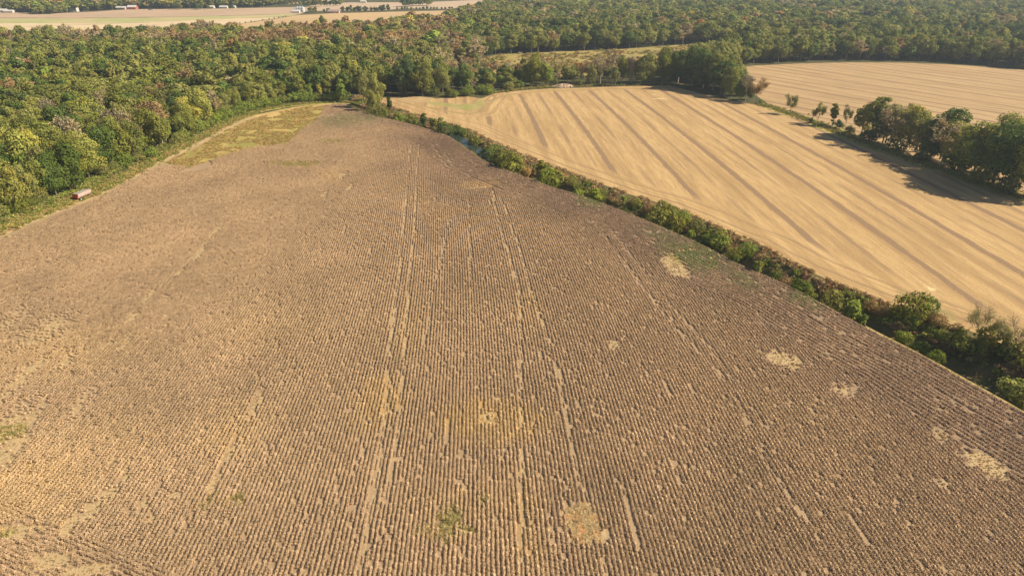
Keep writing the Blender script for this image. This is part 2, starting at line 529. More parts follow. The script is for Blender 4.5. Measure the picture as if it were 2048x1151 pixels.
# stubble field 2, beyond the tree line
ST2 = gp([(1466, 134), (1520, 131), (1600, 127), (1700, 125), (1800, 125.5), (1900, 129), (2000, 136), (2048, 140), (2300, 165), (2600, 215), (3000, 330), (3000, 640), (2500, 600), (2210, 440), (2048, 385), (1960, 358), (1880, 332), (1800, 305),
          (1740, 284), (1690, 262), (1640, 246), (1600, 232), (1565, 218), (1535, 206), (1510, 190), (1490, 160)])
s2, V = sheet('far_stubble_field', ST2, 0.006, [M_st2], step=5, jag=.8, edge=5)
vx, vy = V[:, 0], V[:, 1]
h2 = R(32)
u2 = vx * math.cos(h2) + vy * math.sin(h2)
v2 = -vx * math.sin(h2) + vy * math.cos(h2)
st_attrs(s2.data, u2 * 26 / 30 + 26 * 10 + np.clip(vx - 250, 0, 300) ** 2 * .0002, v2, np.full(vx.shape, 30.0), vx,
         blobs(vx, vy, [(1730, 150, 12, 18, .5), (1520, 150, 5, 30, .4), (1790, 156, 10, 10, .5)]), np.zeros(vx.shape))

# tracks, verges and other ground sheets
def mat_two(name, a, b, s=.08, fine=1.5, lo=.65, hi=1.35, c=None):
    m = NT(name); p = m.pos()
    k = m.mix(m.ramp(m.noise(p, s, 4, .6), .4, .62), a, b)
    if c: k = m.mix(m.ramp(m.noise(p, s * 2.7, 4, .65), .55, .7), k, c)
    m.color(m.scale_col(k, m.grey(m.noise(p, fine, 4, .75), lo, hi)))
    m.bump(m.noise(p, fine, 4, .7), .7, .2)
    return m.m


M_track = mat_two('dirt_track', (.44, .31, .16), (.34, .235, .12), .2, 1.2, c=(.58, .43, .22))
M_verge = mat_two('verge_grass', (.38, .30, .10), (.27, .28, .06), .12, 1.5, c=(.50, .38, .16))
M_lawn = mat_two('green_grass', (.28, .26, .085), (.36, .30, .12), .15, 1.2)
M_marsh = mat_two('marsh_grass', (.36, .27, .09), (.27, .23, .075), .03, .25, .55, 1.45, c=(.26, .15, .065))
M_bank = mat_two('ditch_bank', (.17, .13, .055), (.09, .095, .03), .25, 1.5, c=(.26, .17, .08))

def ribbon(name, pts, w, z, mat, step=3, jag=.25):
    L = smooth_line(gp(pts), step)
    t = np.gradient(L, axis=0); t /= np.hypot(t[:, 0], t[:, 1])[:, None] + 1e-9
    nn = np.c_[-t[:, 1], t[:, 0]]
    ww = w / 2 * (1 + (fbm(L[:, 0] / 5, L[:, 1] / 5) - .5) * jag * 2)[:, None]
    K = 5
    rows = [L + nn * ww * (2 * i / (K - 1) - 1) for i in range(K)]
    V_ = np.concatenate(rows); n_ = len(L)
    q = []
    for i in range(K - 1):
        a_ = np.arange(n_ - 1) + i * n_
        q.append(np.c_[a_, a_ + n_, a_ + n_ + 1, a_ + 1])
    me_ = mesh_np(name, np.c_[V_, np.full(len(V_), z)], np.concatenate(q)[:, ::-1])
    fattr(me_, 'across', np.repeat(np.linspace(-1, 1, K), n_))
    o_ = link(name, me_, [mat]); tag(o_, kind='structure')
    if me_.polygons[0].normal.z < 0: me_.flip_normals()
    return o_


# dirt track with two pale wheel lines along the wood's edge
m = NT('wheel_track'); p = m.pos()
ac = m.attr('across')
n_ = m.noise(p, .35, 4, .7)
k = m.math('ABSOLUTE', m.math('SUBTRACT', m.math('ABSOLUTE', ac), .42))
wl = m.math('SUBTRACT', 1.0, m.ramp(m.math('ADD', k, m.math('MULTIPLY', m.math('SUBTRACT', n_, .5), .9)), .02, .34))
a = m.mix(m.ramp(m.noise(p, .12, 4), .42, .6), (.40, .285, .15), (.34, .26, .11))
a = m.mix(m.math('MULTIPLY', wl, .6), a, (.52, .395, .21))
m.color(m.scale_col(a, m.grey(m.noise(p, 1.8, 4, .75), .7, 1.3)))
m.bump(m.noise(p, 2, 4, .7), .6, .12)
M_wheel = m.m
ribbon('farm_track', [(-500, 700), (-150, 530), (0, 468), (60, 442), (150, 406), (200, 386), (260, 353), (330, 318), (400, 284), (450, 257), (505, 234)], 5.5, .016, M_wheel, jag=.7)
ribbon('grass_verge', [(-500, 690), (-150, 520), (0, 458), (60, 433), (150, 397), (200, 377), (260, 344), (330, 307), (400, 273), (450, 248), (505, 227), (560, 215), (640, 206), (700, 207)], 3.6, .020, M_verge, jag=.8)
ribbon('grass_strip', [(640, 209), (665, 217), (690, 229), (715, 239), (750, 248), (775, 254)], 6.5, .012, M_verge, jag=.8)
ribbon('headland_path', [(430, 272), (500, 238), (560, 224), (620, 214), (665, 211)], 13.0, .014, mat_two('straw_path', (.50, .36, .14), (.42, .29, .11), .15, 1.0))
ribbon('dry_bank_grass', [(1730, 652), (1790, 683), (1850, 712), (1900, 741), (1960, 775), (2048, 823), (2130, 869)], .6, .013, mat_two('golden_grass', (.44, .32, .13), (.27, .21, .08), .4, 2), jag=1.0)
sheet('green_cove', gp([(845, 203), (880, 205), (915, 209), (945, 207), (962, 198), (972, 205), (962, 216), (935, 222), (905, 216), (870, 211)]), .014, [M_lawn], step=None, jag=.8, edge=3)
sheet('bare_corner', gp([(792, 198), (830, 192), (870, 196), (850, 204), (815, 205)]), .012, [M_track], step=None, jag=.6, edge=3)
ribbon('cove_path', [(792, 203), (840, 211), (890, 222), (935, 229), (965, 223), (978, 210), (990, 195), (1040, 186), (1110, 181), (1250, 177.5), (1340, 175.5)], 3.0, .010,
       mat_two('worn_grass', (.36, .25, .11), (.30, .23, .09), .12, 1.2), jag=.5)
sheet('marsh_clearing', gp([(960, 118), (985, 112), (1010, 108.5), (1100, 104.5), (1200, 101), (1290, 95), (1340, 91), (1400, 88), (1440, 91), (1400, 118), (1330, 138), (1240, 150), (1120, 152), (1000, 150), (930, 140)]), .010, [M_marsh], step=None, jag=4, edge=10)
sheet('small_clearing', gp([(1590, 74), (1680, 72), (1720, 75), (1680, 80), (1600, 81)]), .010, [M_marsh], step=None, jag=4, edge=10)
sheet('tree_line_grass', gp([(1525, 206), (1560, 214), (1600, 228), (1640, 243), (1690, 260), (1740, 283), (1800, 304), (1960, 358), (2048, 386), (2220, 446), (2200, 456), (2048, 403), (1960, 374), (1880, 347), (1800, 319), (1740, 298), (1680, 276), (1640, 259), (1600, 240), (1560, 227), (1530, 216)]), .020, [M_verge], step=None, jag=.7, edge=3)

# far fields across the valley
def far(name, pts, c1, c2, z=.02, s=.01):
    return sheet(name, gp(pts), z, [mat_two(name + '_soil', c1, c2, s, .08, .85, 1.15)], step=None, jag=5, edge=30)


far('pale_far_field', [(-400, 68), (-300, 50), (0, 46.5), (140, 47), (260, 46), (360, 41.5), (480, 37), (575, 34), (520, 41), (440, 54), (380, 70), (360, 92), (300, 92), (100, 92), (-200, 104), (-400, 104)], (.60, .47, .29), (.55, .42, .26), .03)
far('green_far_field', [(-400, 42), (0, 37.5), (150, 37.5), (300, 36), (420, 32.5), (480, 32), (590, 28), (594, 31), (560, 34), (480, 37), (360, 41.5), (260, 46), (140, 47), (0, 46.5), (-400, 50)], (.36, .36, .15), (.45, .38, .19), .026)
far('brown_far_field', [(-400, 30), (0, 25), (66, 26), (80, 30), (125, 26), (180, 24), (260, 19), (440, 17.5), (612, 14), (640, 12), (600, 29), (480, 32), (420, 32.5), (300, 36), (150, 37.5), (0, 37.5), (-400, 42)], (.46, .33, .22), (.42, .30, .195), .022)
far('gold_far_field', [(360, 92), (380, 70), (440, 54), (520, 41), (575, 34), (600, 30), (660, 27), (700, 26), (775, 24), (900, 21), (930, 24), (940, 34), (900, 50), (780, 66), (700, 74), (560, 84), (470, 88)], (.50, .35, .18), (.46, .32, .17), .024)
far('upper_far_field', [(610, 14), (640, 8), (700, 5), (800, 5), (860, 4), (960, 0), (975, 5), (930, 12), (905, 18), (800, 17), (775, 21), (690, 21), (640, 22), (600, 22)], (.47, .35, .24), (.50, .37, .25), .018)
ribbon('far_drain', [(-300, 39), (0, 35.6), (130, 36.8), (260, 35.2), (330, 34.2), (420, 32.6), (560, 28.5)], 9, .034, mat_two('drain_weeds', (.20, .16, .09), (.25, .19, .11), .02, .1), step=15, jag=1.0)
ribbon('far_lane', [(0, 57), (120, 51), (200, 48), (300, 45)], 6, .034, mat_two('lane_weeds', (.36, .28, .16), (.30, .24, .13), .02, .1), step=15, jag=1.0)
ribbon('far_lane', [(400, 60), (440, 53.5), (520, 42), (575, 34), (600, 29), (606, 26)], 7, .034, mat_two('lane_edge', (.30, .24, .13), (.26, .2, .1), .02, .1), step=15, jag=1.0)
far('hazy_far_field', [(150, 3), (230, 2), (235, 5), (170, 6)], (.48, .36, .25), (.5, .38, .26), .02)
far('small_far_field', [(545, 6), (640, -2), (720, -3), (640, 5), (560, 9)], (.48, .36, .25), (.5, .38, .26), .02)

M_straw = mat_two('straw_litter', (.46, .34, .18), (.35, .25, .14), .5, 2.5, .6, 1.4)
for L_, w_, k_ in TRACKS:
    if k_ != 'pale': continue
    t_ = np.gradient(L_, axis=0); t_ /= np.hypot(t_[:, 0], t_[:, 1])[:, None]
    nn_ = np.c_[-t_[:, 1], t_[:, 0]]
    ww_ = w_ * .36 * (.5 + .9 * fbm(L_[:, 0], L_[:, 1] / 2.5))[:, None]
    n1_ = len(L_); a_ = np.arange(n1_ - 1)
    a_ = a_[fbm(L_[:-1, 0] / 3 + w_ * 9, L_[:-1, 1] / 9, 2) > .32]
    me_ = mesh_np('wheel_track', np.c_[np.r_[L_ - nn_ * ww_, L_ + nn_ * ww_], np.full(2 * n1_, .012)], np.c_[a_, a_ + n1_, a_ + n1_ + 1, a_ + 1][:, ::-1])
    if len(a_) and me_.polygons[0].normal.z < 0: me_.flip_normals()
    tag(link('wheel_track', me_, [M_straw]), kind='structure')

# ditch
n_ = 14
L2 = resample(LB, 2.0)
segs = len(L2)
def match_to(L, n):
    d = np.r_[0, np.cumsum(np.hypot(*np.diff(L, axis=0).T))]; s = np.linspace(0, d[-1], n)
    return np.c_[np.interp(s, d, L[:, 0]), np.interp(s, d, L[:, 1])]
# exact bank vertices so that the strip meets the ground's hole
NL, NR = len(LB), len(RB)
Rm = RB[np.round(np.linspace(0, NR - 1, NL)).astype(int)]
S = np.linspace(0, 1, 15)
V3 = np.concatenate([LB * (1 - s) + Rm * s for s in S])
zz = ditch_z(V3[:, 0], V3[:, 1]); zz[:NL] = 0; zz[-NL:] = 0
q = []
for i in range(len(S) - 1):
    a_ = np.arange(NL - 1) + i * NL
    q.append(np.c_[a_, a_ + 1, a_ + NL + 1, a_ + NL])
me = mesh_np('ditch', np.c_[V3, zz], np.concatenate(q), smooth=True)
o = link('ditch', me, [M_bank]); tag(o, kind='structure')
if me.polygons[10].normal.z < 0: me.flip_normals()

# creek water
m = NT('creek_water', .06, .5); m.b.inputs['IOR'].default_value = 1.33
p = m.pos(); m.color(m.mix(m.noise(p, .2, 3), (.02, .035, .03), (.035, .05, .035)))
m.bump(m.noise(p, 1.2, 3), .08, .05)
wp = LB[:, None] * (1 - np.array([.16, .50]))[None, :, None] + Rm[:, None] * np.array([.16, .50])[None, :, None]
zmin = zz.reshape(len(S), NL).min(0)
zw = np.minimum.accumulate(np.full(NL, -.9))
V4 = np.c_[np.concatenate([wp[:, 0], wp[:, 1]]), np.full(2 * NL, -1.15)]
a_ = np.arange(NL - 1)
wy = LB[:-1, 1]; a_ = a_[(wy < g(900, 266)[1]) & (wy > g(1000, 330)[1])]
me = mesh_np('creek_water', V4, np.c_[a_, a_ + 1, a_ + NL + 1, a_ + NL])
if me.polygons[0].normal.z < 0: me.flip_normals()
o = link('creek_water', me, [m.m]); tag(o, kind='structure')


# ------------------------------------------------------------------ scattered stuff through geometry nodes
def scatter(name, protos, P, rot, scl, var, tint, mats, label, cat):
    """protos: list of (V, faces, matidx); P (n,3); one stuff object whose nodes set a proto on every loose point"""
    Vs, Fs, Mi, pid = [], {}, {}, []
    off = 0
    for k_, (v_, f_, mi) in enumerate(protos):
        Vs.append(v_ + np.array([0, 0, 0])); pid.append(np.full(len(v_), k_ + 1))
        Fs.setdefault(f_.shape[1], []).append(f_ + off); Mi.setdefault(f_.shape[1], []).append(mi)
        off += len(v_)
    Vs.append(P); pid.append(np.zeros(len(P)))
    keys = list(Fs)
    me = mesh_np(name, np.concatenate(Vs), [np.concatenate(Fs[k_]) for k_ in keys], np.concatenate([np.concatenate(Mi[k_]) for k_ in keys]))
    for m_ in mats: me.materials.append(m_)
    z0 = np.zeros(off)
    for nm, arr in (('proto', np.concatenate(pid)), ('rot', np.r_[z0, rot]), ('var', np.r_[z0, var])):
        fattr(me, nm, arr)
    a = me.attributes.new('scl', 'FLOAT_VECTOR', 'POINT'); a.data.foreach_set('vector', np.r_[np.ones((off, 3)), scl].astype(np.float32).ravel())
    a = me.attributes.new('tint', 'FLOAT_COLOR', 'POINT'); a.data.foreach_set('color', np.r_[np.ones((off, 4)), np.c_[tint, np.ones(len(P))]].astype(np.float32).ravel())
    ng = bpy.data.node_groups.new(name, 'GeometryNodeTree')
    ng.interface.new_socket('Geometry', in_out='INPUT', socket_type='NodeSocketGeometry')
    ng.interface.new_socket('Geometry', in_out='OUTPUT', socket_type='NodeSocketGeometry')
    N = ng.nodes.new; Lk = ng.links.new
    gi = N('NodeGroupInput'); go = N('NodeGroupOutput')
    def at(nm, t):
        x = N('GeometryNodeInputNamedAttribute'); x.data_type = t; x.inputs['Name'].default_value = nm; return x.outputs['Attribute']
    def eq(s_, v_):
        x = N('FunctionNodeCompare'); x.data_type = 'FLOAT'; x.operation = 'EQUAL'
        Lk(s_, x.inputs[0]); x.inputs[1].default_value = v_; x.inputs['Epsilon'].default_value = .1; return x.outputs[0]
    def sep(sel):
        x = N('GeometryNodeSeparateGeometry'); x.domain = 'POINT'; Lk(gi.outputs[0], x.inputs['Geometry']); Lk(sel, x.inputs['Selection']); return x.outputs[0]
    pa = at('proto', 'FLOAT'); va = at('var', 'FLOAT'); ra = at('rot', 'FLOAT'); sa = at('scl', 'FLOAT_VECTOR')
    pts = sep(eq(pa, 0))
    cx = N('ShaderNodeCombineXYZ'); Lk(ra, cx.inputs[2])
    er = N('FunctionNodeEulerToRotation'); Lk(cx.outputs[0], er.inputs[0])
    jn = N('GeometryNodeJoinGeometry')
    for k_ in range(len(protos)):
        i_ = N('GeometryNodeInstanceOnPoints')
        Lk(pts, i_.inputs['Points']); Lk(eq(va, k_), i_.inputs['Selection']); Lk(sep(eq(pa, k_ + 1)), i_.inputs['Instance'])
        Lk(er.outputs[0], i_.inputs['Rotation']); Lk(sa, i_.inputs['Scale'])
        Lk(i_.outputs[0], jn.inputs[0])
    Lk(jn.outputs[0], go.inputs[0])
    o = link(name, me)
    md = o.modifiers.new('scatter', 'NODES'); md.node_group = ng
    tag(o, label, cat, kind='stuff')
    return o


def cards(C, Nrm, size, aspect=1.0, up=None, r=rng):
    """quads at C facing Nrm"""
    n = len(C)
    Nrm = Nrm / (np.linalg.norm(Nrm, axis=1)[:, None] + 1e-9)
    ref = r.normal(size=(n, 3)) if up is None else up
    T = np.cross(Nrm, ref); T /= np.linalg.norm(T, axis=1)[:, None] + 1e-9
    B = np.cross(Nrm, T)
    a = (T * size[:, None] * .5); b = (B * size[:, None] * .5 * aspect)
    j = lambda: r.uniform(.55, 1.25, (n, 1))
    V = np.stack([C - a * j() - b * j(), C + a * j() - b * j(), C + a * j() + b * j(), C - a * j() + b * j()], 1).reshape(-1, 3)
    return V, np.arange(4 * n).reshape(n, 4)


# ---- standing crop (dry soybeans in rows)
def crop_proto(seed, L=1.5, n=120, h=.34, w=.30):
    """one stretch of a row: bushy dried plants, densest on top"""
    r = np.random.default_rng(seed)
    y = r.uniform(-L / 2, L / 2, n)
    hump = 1 + .10 * np.sin(y * 9 + seed) + r.normal(0, .12, n)
    a = r.normal(0, .75, n).clip(-1.45, 1.45)
    x = np.sin(a) * w * r.uniform(.6, 1.15, n)
    z = (np.cos(a) * .8 + .2) * h * hump * r.uniform(.75, 1.1, n)
    C = np.c_[x, y, z + .03]
    N_ = np.c_[np.sin(a) * .9, np.zeros(n), np.cos(a)] + r.normal(0, .42, (n, 3))
    up = np.c_[r.normal(0, .5, n), r.normal(0, .9, n), np.ones(n) * .6]
    V, Fc = cards(C, N_, r.uniform(.06, .135, n), 2.0, up=np.cross(N_, up), r=r)
    V[:, 2] = np.maximum(V[:, 2], .0)
    return V, Fc, np.zeros(len(Fc), int)


protos = [crop_proto(s) for s in range(6)] + [crop_proto(20, n=70, h=.33, w=.27), crop_proto(21, L=.55, n=34, h=.33, w=.22)]
step = 1.4
SP = 0.76
pts, rots, hdl = [], [], []
BE = 21.0   # headland width along the ditch
LEFT = smooth_line(gp([(-500, 722), (-150, 547), (0, 482), (60, 454), (150, 416), (200, 395), (260, 364), (330, 328), (380, 333)]), 2.0)
# main passes
ys = np.arange(30, 475, step)
slope = np.interp(ys, [60, 120, 180, 240, 340, 480], [-.035, -.05, -.08, -.11, -.125, -.13])
Xc = np.cumsum(slope) * step
Xc -= np.interp(150, ys, Xc)
c_ = np.arange(-230, 160, SP)
CC, YY = np.meshgrid(c_, ys, indexing='ij')
kk = np.clip(-CC - 55, 0, 200) * .00075
XX = CC + Xc[None, :] + kk * (YY - 120)
HH = np.arctan(slope)[None, :] + kk
ph_ = np.repeat(rng.uniform(-.7, .7, len(c_)), len(ys)).reshape(XX.shape) + rng.uniform(-.12, .12, XX.shape)
X, Y, Hd = (XX + np.tan(HH) * ph_).ravel(), (YY + ph_).ravel(), HH.ravel()
RowId = np.repeat(np.arange(len(c_)), len(ys))
ok = inpoly(X, Y, CROP) & (np.abs(X) < Y * .82 + 30)
X, Y, Hd, RowId = X[ok], Y[ok], Hd[ok], RowId[ok]
dR = dist_line(X, Y, LB[::3]); dL = dist_line(X, Y, LEFT[::3])
cross = (X + 92) * 10 + (Y - 92) * 24 < 0       # near-left end where the rows run across
ok = (dR > BE + .5) & (dL > 11) & ~cross
pts.append(np.c_[X, Y][ok]); rots.append(Hd[ok]); rid = [RowId[ok]]
# headlands
def offset_rows(Lp, d0, n, side, dmax_other=None, base=0):
    L_ = resample(Lp, step)
    t = np.gradient(L_, axis=0)
    for _ in range(8): t[1:-1] = (t[:-2] + t[1:-1] + t[2:]) / 3
    t /= np.hypot(t[:, 0], t[:, 1])[:, None]
    nn = np.c_[-t[:, 1], t[:, 0]] * side
    for k_ in range(n):
        d = d0 + k_ * SP
        Q = L_ + nn * d + t * rng.uniform(-.7, .7) + rng.uniform(-.05, .05, L_.shape)
        real = dist_line(Q[:, 0], Q[:, 1], Lp[::2])
        ok = (real > d - .35) & inpoly(Q[:, 0], Q[:, 1], CROP) & (np.abs(Q[:, 0]) < Q[:, 1] * .82 + 30) & (Q[:, 1] > 30)
        yield Q[ok], np.arctan2(-t[:, 0], t[:, 1])[ok] * -1, base + k_
_sp = SP
SP = 1.30
for Q, h_, k_ in offset_rows(LB, .6, int(BE / SP) + 1, -1, base=2000):
    pts.append(Q); rots.append(h_); rid.append(np.full(len(Q), k_))
SP = _sp
for Q, h_, k_ in offset_rows(LEFT, .5, 14, -1, base=3000):
    pts.append(Q); rots.append(h_); rid.append(np.full(len(Q), k_))
# cross rows in the near left corner
cx_, cy_ = np.meshgrid(np.arange(-60, 60, step), np.arange(0, 60, SP))
th = math.atan2(-10, 24)
Xx = -92 + cx_.ravel() * math.cos(th) + cy_.ravel() * math.sin(th)
Yy = 92 + cx_.ravel() * math.sin(th) - cy_.ravel() * math.cos(th)
ok = (np.abs(Xx) < Yy * .82 + 30) & (Yy > 30) & inpoly(Xx, Yy, CROP)
pts.append(np.c_[Xx, Yy][ok]); rots.append(np.full(ok.sum(), math.pi / 2 - th)); rid.append(np.full(ok.sum(), 5000))
P = np.concatenate(pts); rot = -np.concatenate(rots); rid = np.concatenate(rid)
x, y = P[:, 0], P[:, 1]
# which side is inside? (offset rows that fell outside were dropped above)
bare_f = blobs(x, y, BARE); gold_f = blobs(x, y, GOLD); weed_f = blobs(x, y, WEED); green_f = blobs(x, y, GREEN_CROP)
inW = inpoly(x, y, WEEDY)
dens = rng.random(len(P))
# sprayer and wheel tracks: pairs of thin rows
track = np.isin(rid % 24, (5, 8)) & (rid < 2000) | np.isin(rid, (2005, 2007, 2013, 3005, 3008))
gap = np.zeros(len(P), bool); low_ = np.zeros(len(P), bool)
for L_, w_, k_ in TRACKS:
    d_ = dist_line(x, y, L_)
    on_ = (d_ < w_ * .70) & (fbm(x / 3 + w_ * 9, y / 9, 2) > (.30 if k_ == 'pale' else .34))
    low_ |= on_
    gap |= on_ & (rng.random(len(P)) < (.62 if k_ == 'pale' else .45))
gap |= (rid % 7 == 3) & (fbm(x / 5 + rid, y / 14) > .78)
keep = ~inW & (rng.random(len(P)) > np.clip(bare_f * 1.5 - .15, 0, .95)) & (rng.random(len(P)) > np.clip(weed_f * 1.4 - .4, 0, 1)) & (~gap | (rng.random(len(P)) < .10))
thin = fbm(x / 1.6, y / 1.6, 2)
leftness = np.clip((-x - 30) / 70, 0, 1)
keep &= dens > (.03 + .25 * np.clip(thin - .62, 0, 1) * 2)
P, rot, rid, x, y, gold_f, green_f, leftness, bare_f, low_ = (a_[keep] for a_ in (P, rot, rid, x, y, gold_f, green_f, leftness, bare_f, low_))
nP = len(P)
dR = dist_line(x, y, LB[::3])
A = np.array([.50, .35, .21]); B_ = np.array([.49, .345, .20]); Dk = np.array([.35, .235, .165]); Gd = np.array([.58, .41, .20]); Gn = np.array([.22, .25, .10])
t_ = fbm(x / 35, y / 35)[:, None]
tint = A * (1 - t_) + B_ * t_
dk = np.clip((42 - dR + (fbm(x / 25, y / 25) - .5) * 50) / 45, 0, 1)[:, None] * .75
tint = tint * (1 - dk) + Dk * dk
lf = leftness[:, None] * .35
tint = tint * (1 - lf) + B_ * lf
gd = np.clip(gold_f, 0, 1)[:, None] * .75
tint = tint * (1 - gd) + Gd * gd
gn = (np.clip(green_f * 1.2, 0, 1) * (rng.random(nP) < .8))[:, None] * .85
tint = tint * (1 - gn) + Gn * gn
tint *= (.80 + .40 * fbm(x / 14 + 5, y / 20, 4))[:, None] * rng.normal(1, .045, (nP, 1))
scl = np.c_[rng.uniform(.85, 1.25, nP), rng.uniform(.95, 1.15, nP), rng.uniform(.94, 1.06, nP) * (1 + .35 * (fbm(x / 2.5, y / 4) - .5))]
scl[:, 0] *= 1 + .5 * leftness
scl[(rid >= 2000) & (rid < 3000), 0] *= 1.45
scl[(rid >= 2000) & (rid < 3000), 2] *= 1.15
eb_ = (bare_f > .06)
P[eb_, 1] += rng.uniform(-.5, .5, eb_.sum())
scl[low_, 2] *= .5; scl[low_, 0] *= .8
P3 = np.c_[P + rng.normal(0, .04, P.shape), np.full(nP, .006)]
M_crop = tinted('dry_crop', 'INSTANCER', .16, .15, .5, fine=4.0, warmth=False)
var = rng.integers(0, 6, nP); var[rng.random(nP) < .08] = 6; var[eb_ & (rng.random(nP) < .8)] = 7
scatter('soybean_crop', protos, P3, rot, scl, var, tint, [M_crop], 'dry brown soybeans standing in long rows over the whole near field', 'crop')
print('crop pieces', nP)

# ---- tufts: grass and weeds
def tuft_proto(seed, n=36, w=.55, h=.8, blade=.12, asp=3.0):
    r = np.random.default_rng(seed)
    C = np.c_[r.normal(0, w * .5, (n, 2)), r.beta(1.6, 1.8, n) * h]
    N_ = np.c_[r.normal(0, 1, (n, 2)), r.normal(.3, .4, n)]
    up = np.c_[C[:, :2] * .8 + r.normal(0, .3, (n, 2)), np.ones(n)]
    V, Fc = cards(C, N_, r.uniform(.6, 1.4, n) * blade, asp, up=np.cross(N_, up), r=r)
    V[:, 2] = np.maximum(V[:, 2], -.05)
    return V, Fc, np.zeros(len(Fc), int)


TUFT = [tuft_proto(40 + s) for s in range(4)]
def rand_in(poly, dens_):
    poly = np.asarray(poly); x0, y0 = poly.min(0); x1, y1 = poly.max(0)
    n = int((x1 - x0) * (y1 - y0) * dens_)
    X = rng.uniform(x0, x1, n); Y = rng.uniform(y0, y1, n)
    k = inpoly(X, Y, poly)
    return X[k], Y[k]


M_tuft = tinted('tuft_leaves', 'INSTANCER', .3, .1, 1.2)
def pal(colors, weights, n, jit=.12):
    c = np.array(colors)[rng.choice(len(colors), n, p=np.array(weights) / sum(weights))]
    return c * rng.normal(1, jit, (n, 1)).clip(.6, 1.5)


# pale flattened patch + small weed patches within the crop + corner
X1, Y1 = rand_in(WEEDY, 2.0)
k = fbm(X1 / 6, Y1 / 6) > .38
X1, Y1 = X1[k], Y1[k]
c1 = pal([(.46, .35, .13), (.30, .29, .07), (.34, .20, .09), (.56, .42, .18)], [4, 3, 2, 2], len(X1))
s1_ = np.full(len(X1), .8)
bx, by = [X1], [Y1]; bc = [c1]; bs = [s1_]
for px, py, rx, ry, w in WEED:
    if w < .5 and rx < 3: continue
    pale_ = (px == 1168)
    if pale_: rx, ry = 3.5, 4.6
    cx0, cy0 = g(px, py); n = int(rx * ry * 3.1 * (24 if pale_ else 3.5))
    a_ = rng.uniform(0, 6.28, n); q_ = np.sqrt(rng.random(n))
    q_ = q_ * (.75 + .5 * vnoise(np.cos(a_) * 2.2 + px, np.sin(a_) * 2.2))
    bx.append(cx0 + np.cos(a_) * q_ * rx * 1.02); by.append(cy0 + np.sin(a_) * q_ * ry * 1.02)
    bc.append(pal([(.66, .51, .28), (.60, .45, .25), (.52, .42, .21)], [5, 3, 1], n, .06) if pale_ else pal([(.33, .30, .11), (.42, .33, .14), (.46, .35, .17)], [3, 3, 2], n))
    bs.append(np.full(n, .38 if pale_ else .6))
for px, py, rx, ry, w in BARE:
    rx = max(rx, .7); cx0, cy0 = g(px, py); n = int(rx * ry * 3.1 * 6 * w)
    a_ = rng.uniform(0, 6.28, n); q_ = rng.random(n) ** .6 * 1.25
    bx.append(cx0 + np.cos(a_) * q_ * rx); by.append(cy0 + np.sin(a_) * q_ * ry)
    bc.append(pal([(.48, .36, .19), (.44, .32, .175), (.38, .27, .155)], [3, 3, 2], n, .05)); bs.append(np.full(n, .24))
X1 = np.concatenate(bx); Y1 = np.concatenate(by); c1 = np.concatenate(bc); s1_ = np.concatenate(bs) * rng.uniform(.7, 1.2, len(X1))
scatter('field_weeds', TUFT, np.c_[X1, Y1, np.full(len(X1), .01)], rng.uniform(0, 6.28, len(X1)), np.c_[s1_ * 1.3, s1_ * 1.3, s1_ * .8], rng.integers(0, 4, len(X1)), c1, [M_tuft],
        'golden, rust and green weeds in patches of the soybean field', 'weeds')

# ditch banks
X1, Y1 = rand_in(DITCH, 2.2)
k = (np.abs(X1) < Y1 * .82 + 25) & (Y1 > 60)
X1, Y1 = X1[k], Y1[k]
dl = dist_line(X1, Y1, LB[::2]); dr = dist_line(X1, Y1, RB[::2]); s_ = dl / (dl + dr)
k = ((s_ < .12) | (s_ > .55)) & (fbm(X1 / 4, Y1 / 4) > .42)
X1, Y1, s_ = X1[k], Y1[k], s_[k]
zone = fbm(X1 / 9 + 30, Y1 / 9)
c1 = pal([(.21, .26, .05), (.32, .31, .08)], [1, 1], len(X1))
brn = pal([(.44, .32, .15), (.36, .22, .10), (.52, .40, .19), (.28, .21, .12)], [3, 2, 2, 2], len(X1))
isb = ((zone > .47) & (s_ > .45)) | (s_ > .86)
c1[isb] = brn[isb]
sz = rng.uniform(.6, 1.5, len(X1)) * np.where(s_ < .2, .5, 1)
scatter('bank_weeds', TUFT, np.c_[X1, Y1, ditch_z(X1, Y1) - .03], rng.uniform(0, 6.28, len(X1)), np.c_[sz, sz, sz], rng.integers(0, 4, len(X1)), c1, [M_tuft],
        'brown and green tall weeds covering both banks of the ditch', 'weeds')
# verge and tree-line grass
VERG = np.r_[smooth_line(gp([(-500, 690), (-150, 520), (0, 458), (60, 433), (150, 397), (200, 377), (260, 344), (330, 307), (400, 272), (450, 246), (505, 222), (560, 211), (640, 203), (700, 205)]), 1.0)]
n = len(VERG) * 16
ii = rng.integers(0, len(VERG), n)
o_ = rng.normal(0, 2.6, n); X1 = VERG[ii, 0] + o_ * .85 + 1; Y1 = VERG[ii, 1] - o_ * .5 - .5
TL = smooth_line(gp([(1520, 209), (1580, 226), (1640, 250), (1700, 272), (1760, 296), (1820, 316), (1960, 366), (2048, 395), (2200, 450)]), 1.0)
ii = rng.integers(0, len(TL), len(TL) * 8)
X2 = TL[ii, 0] + rng.normal(0, 2.2, len(ii)); Y2 = TL[ii, 1] + rng.normal(0, 2.2, len(ii))
TP = smooth_line(gp([(985, 187), (1040, 180), (1100, 175), (1250, 171), (1350, 168)]), 1.0)
ii = rng.integers(0, len(TP), len(TP) * 6)
X3 = TP[ii, 0] + rng.normal(0, 1.5, len(ii)); Y3 = TP[ii, 1] + 3 + rng.normal(0, 2.0, len(ii))
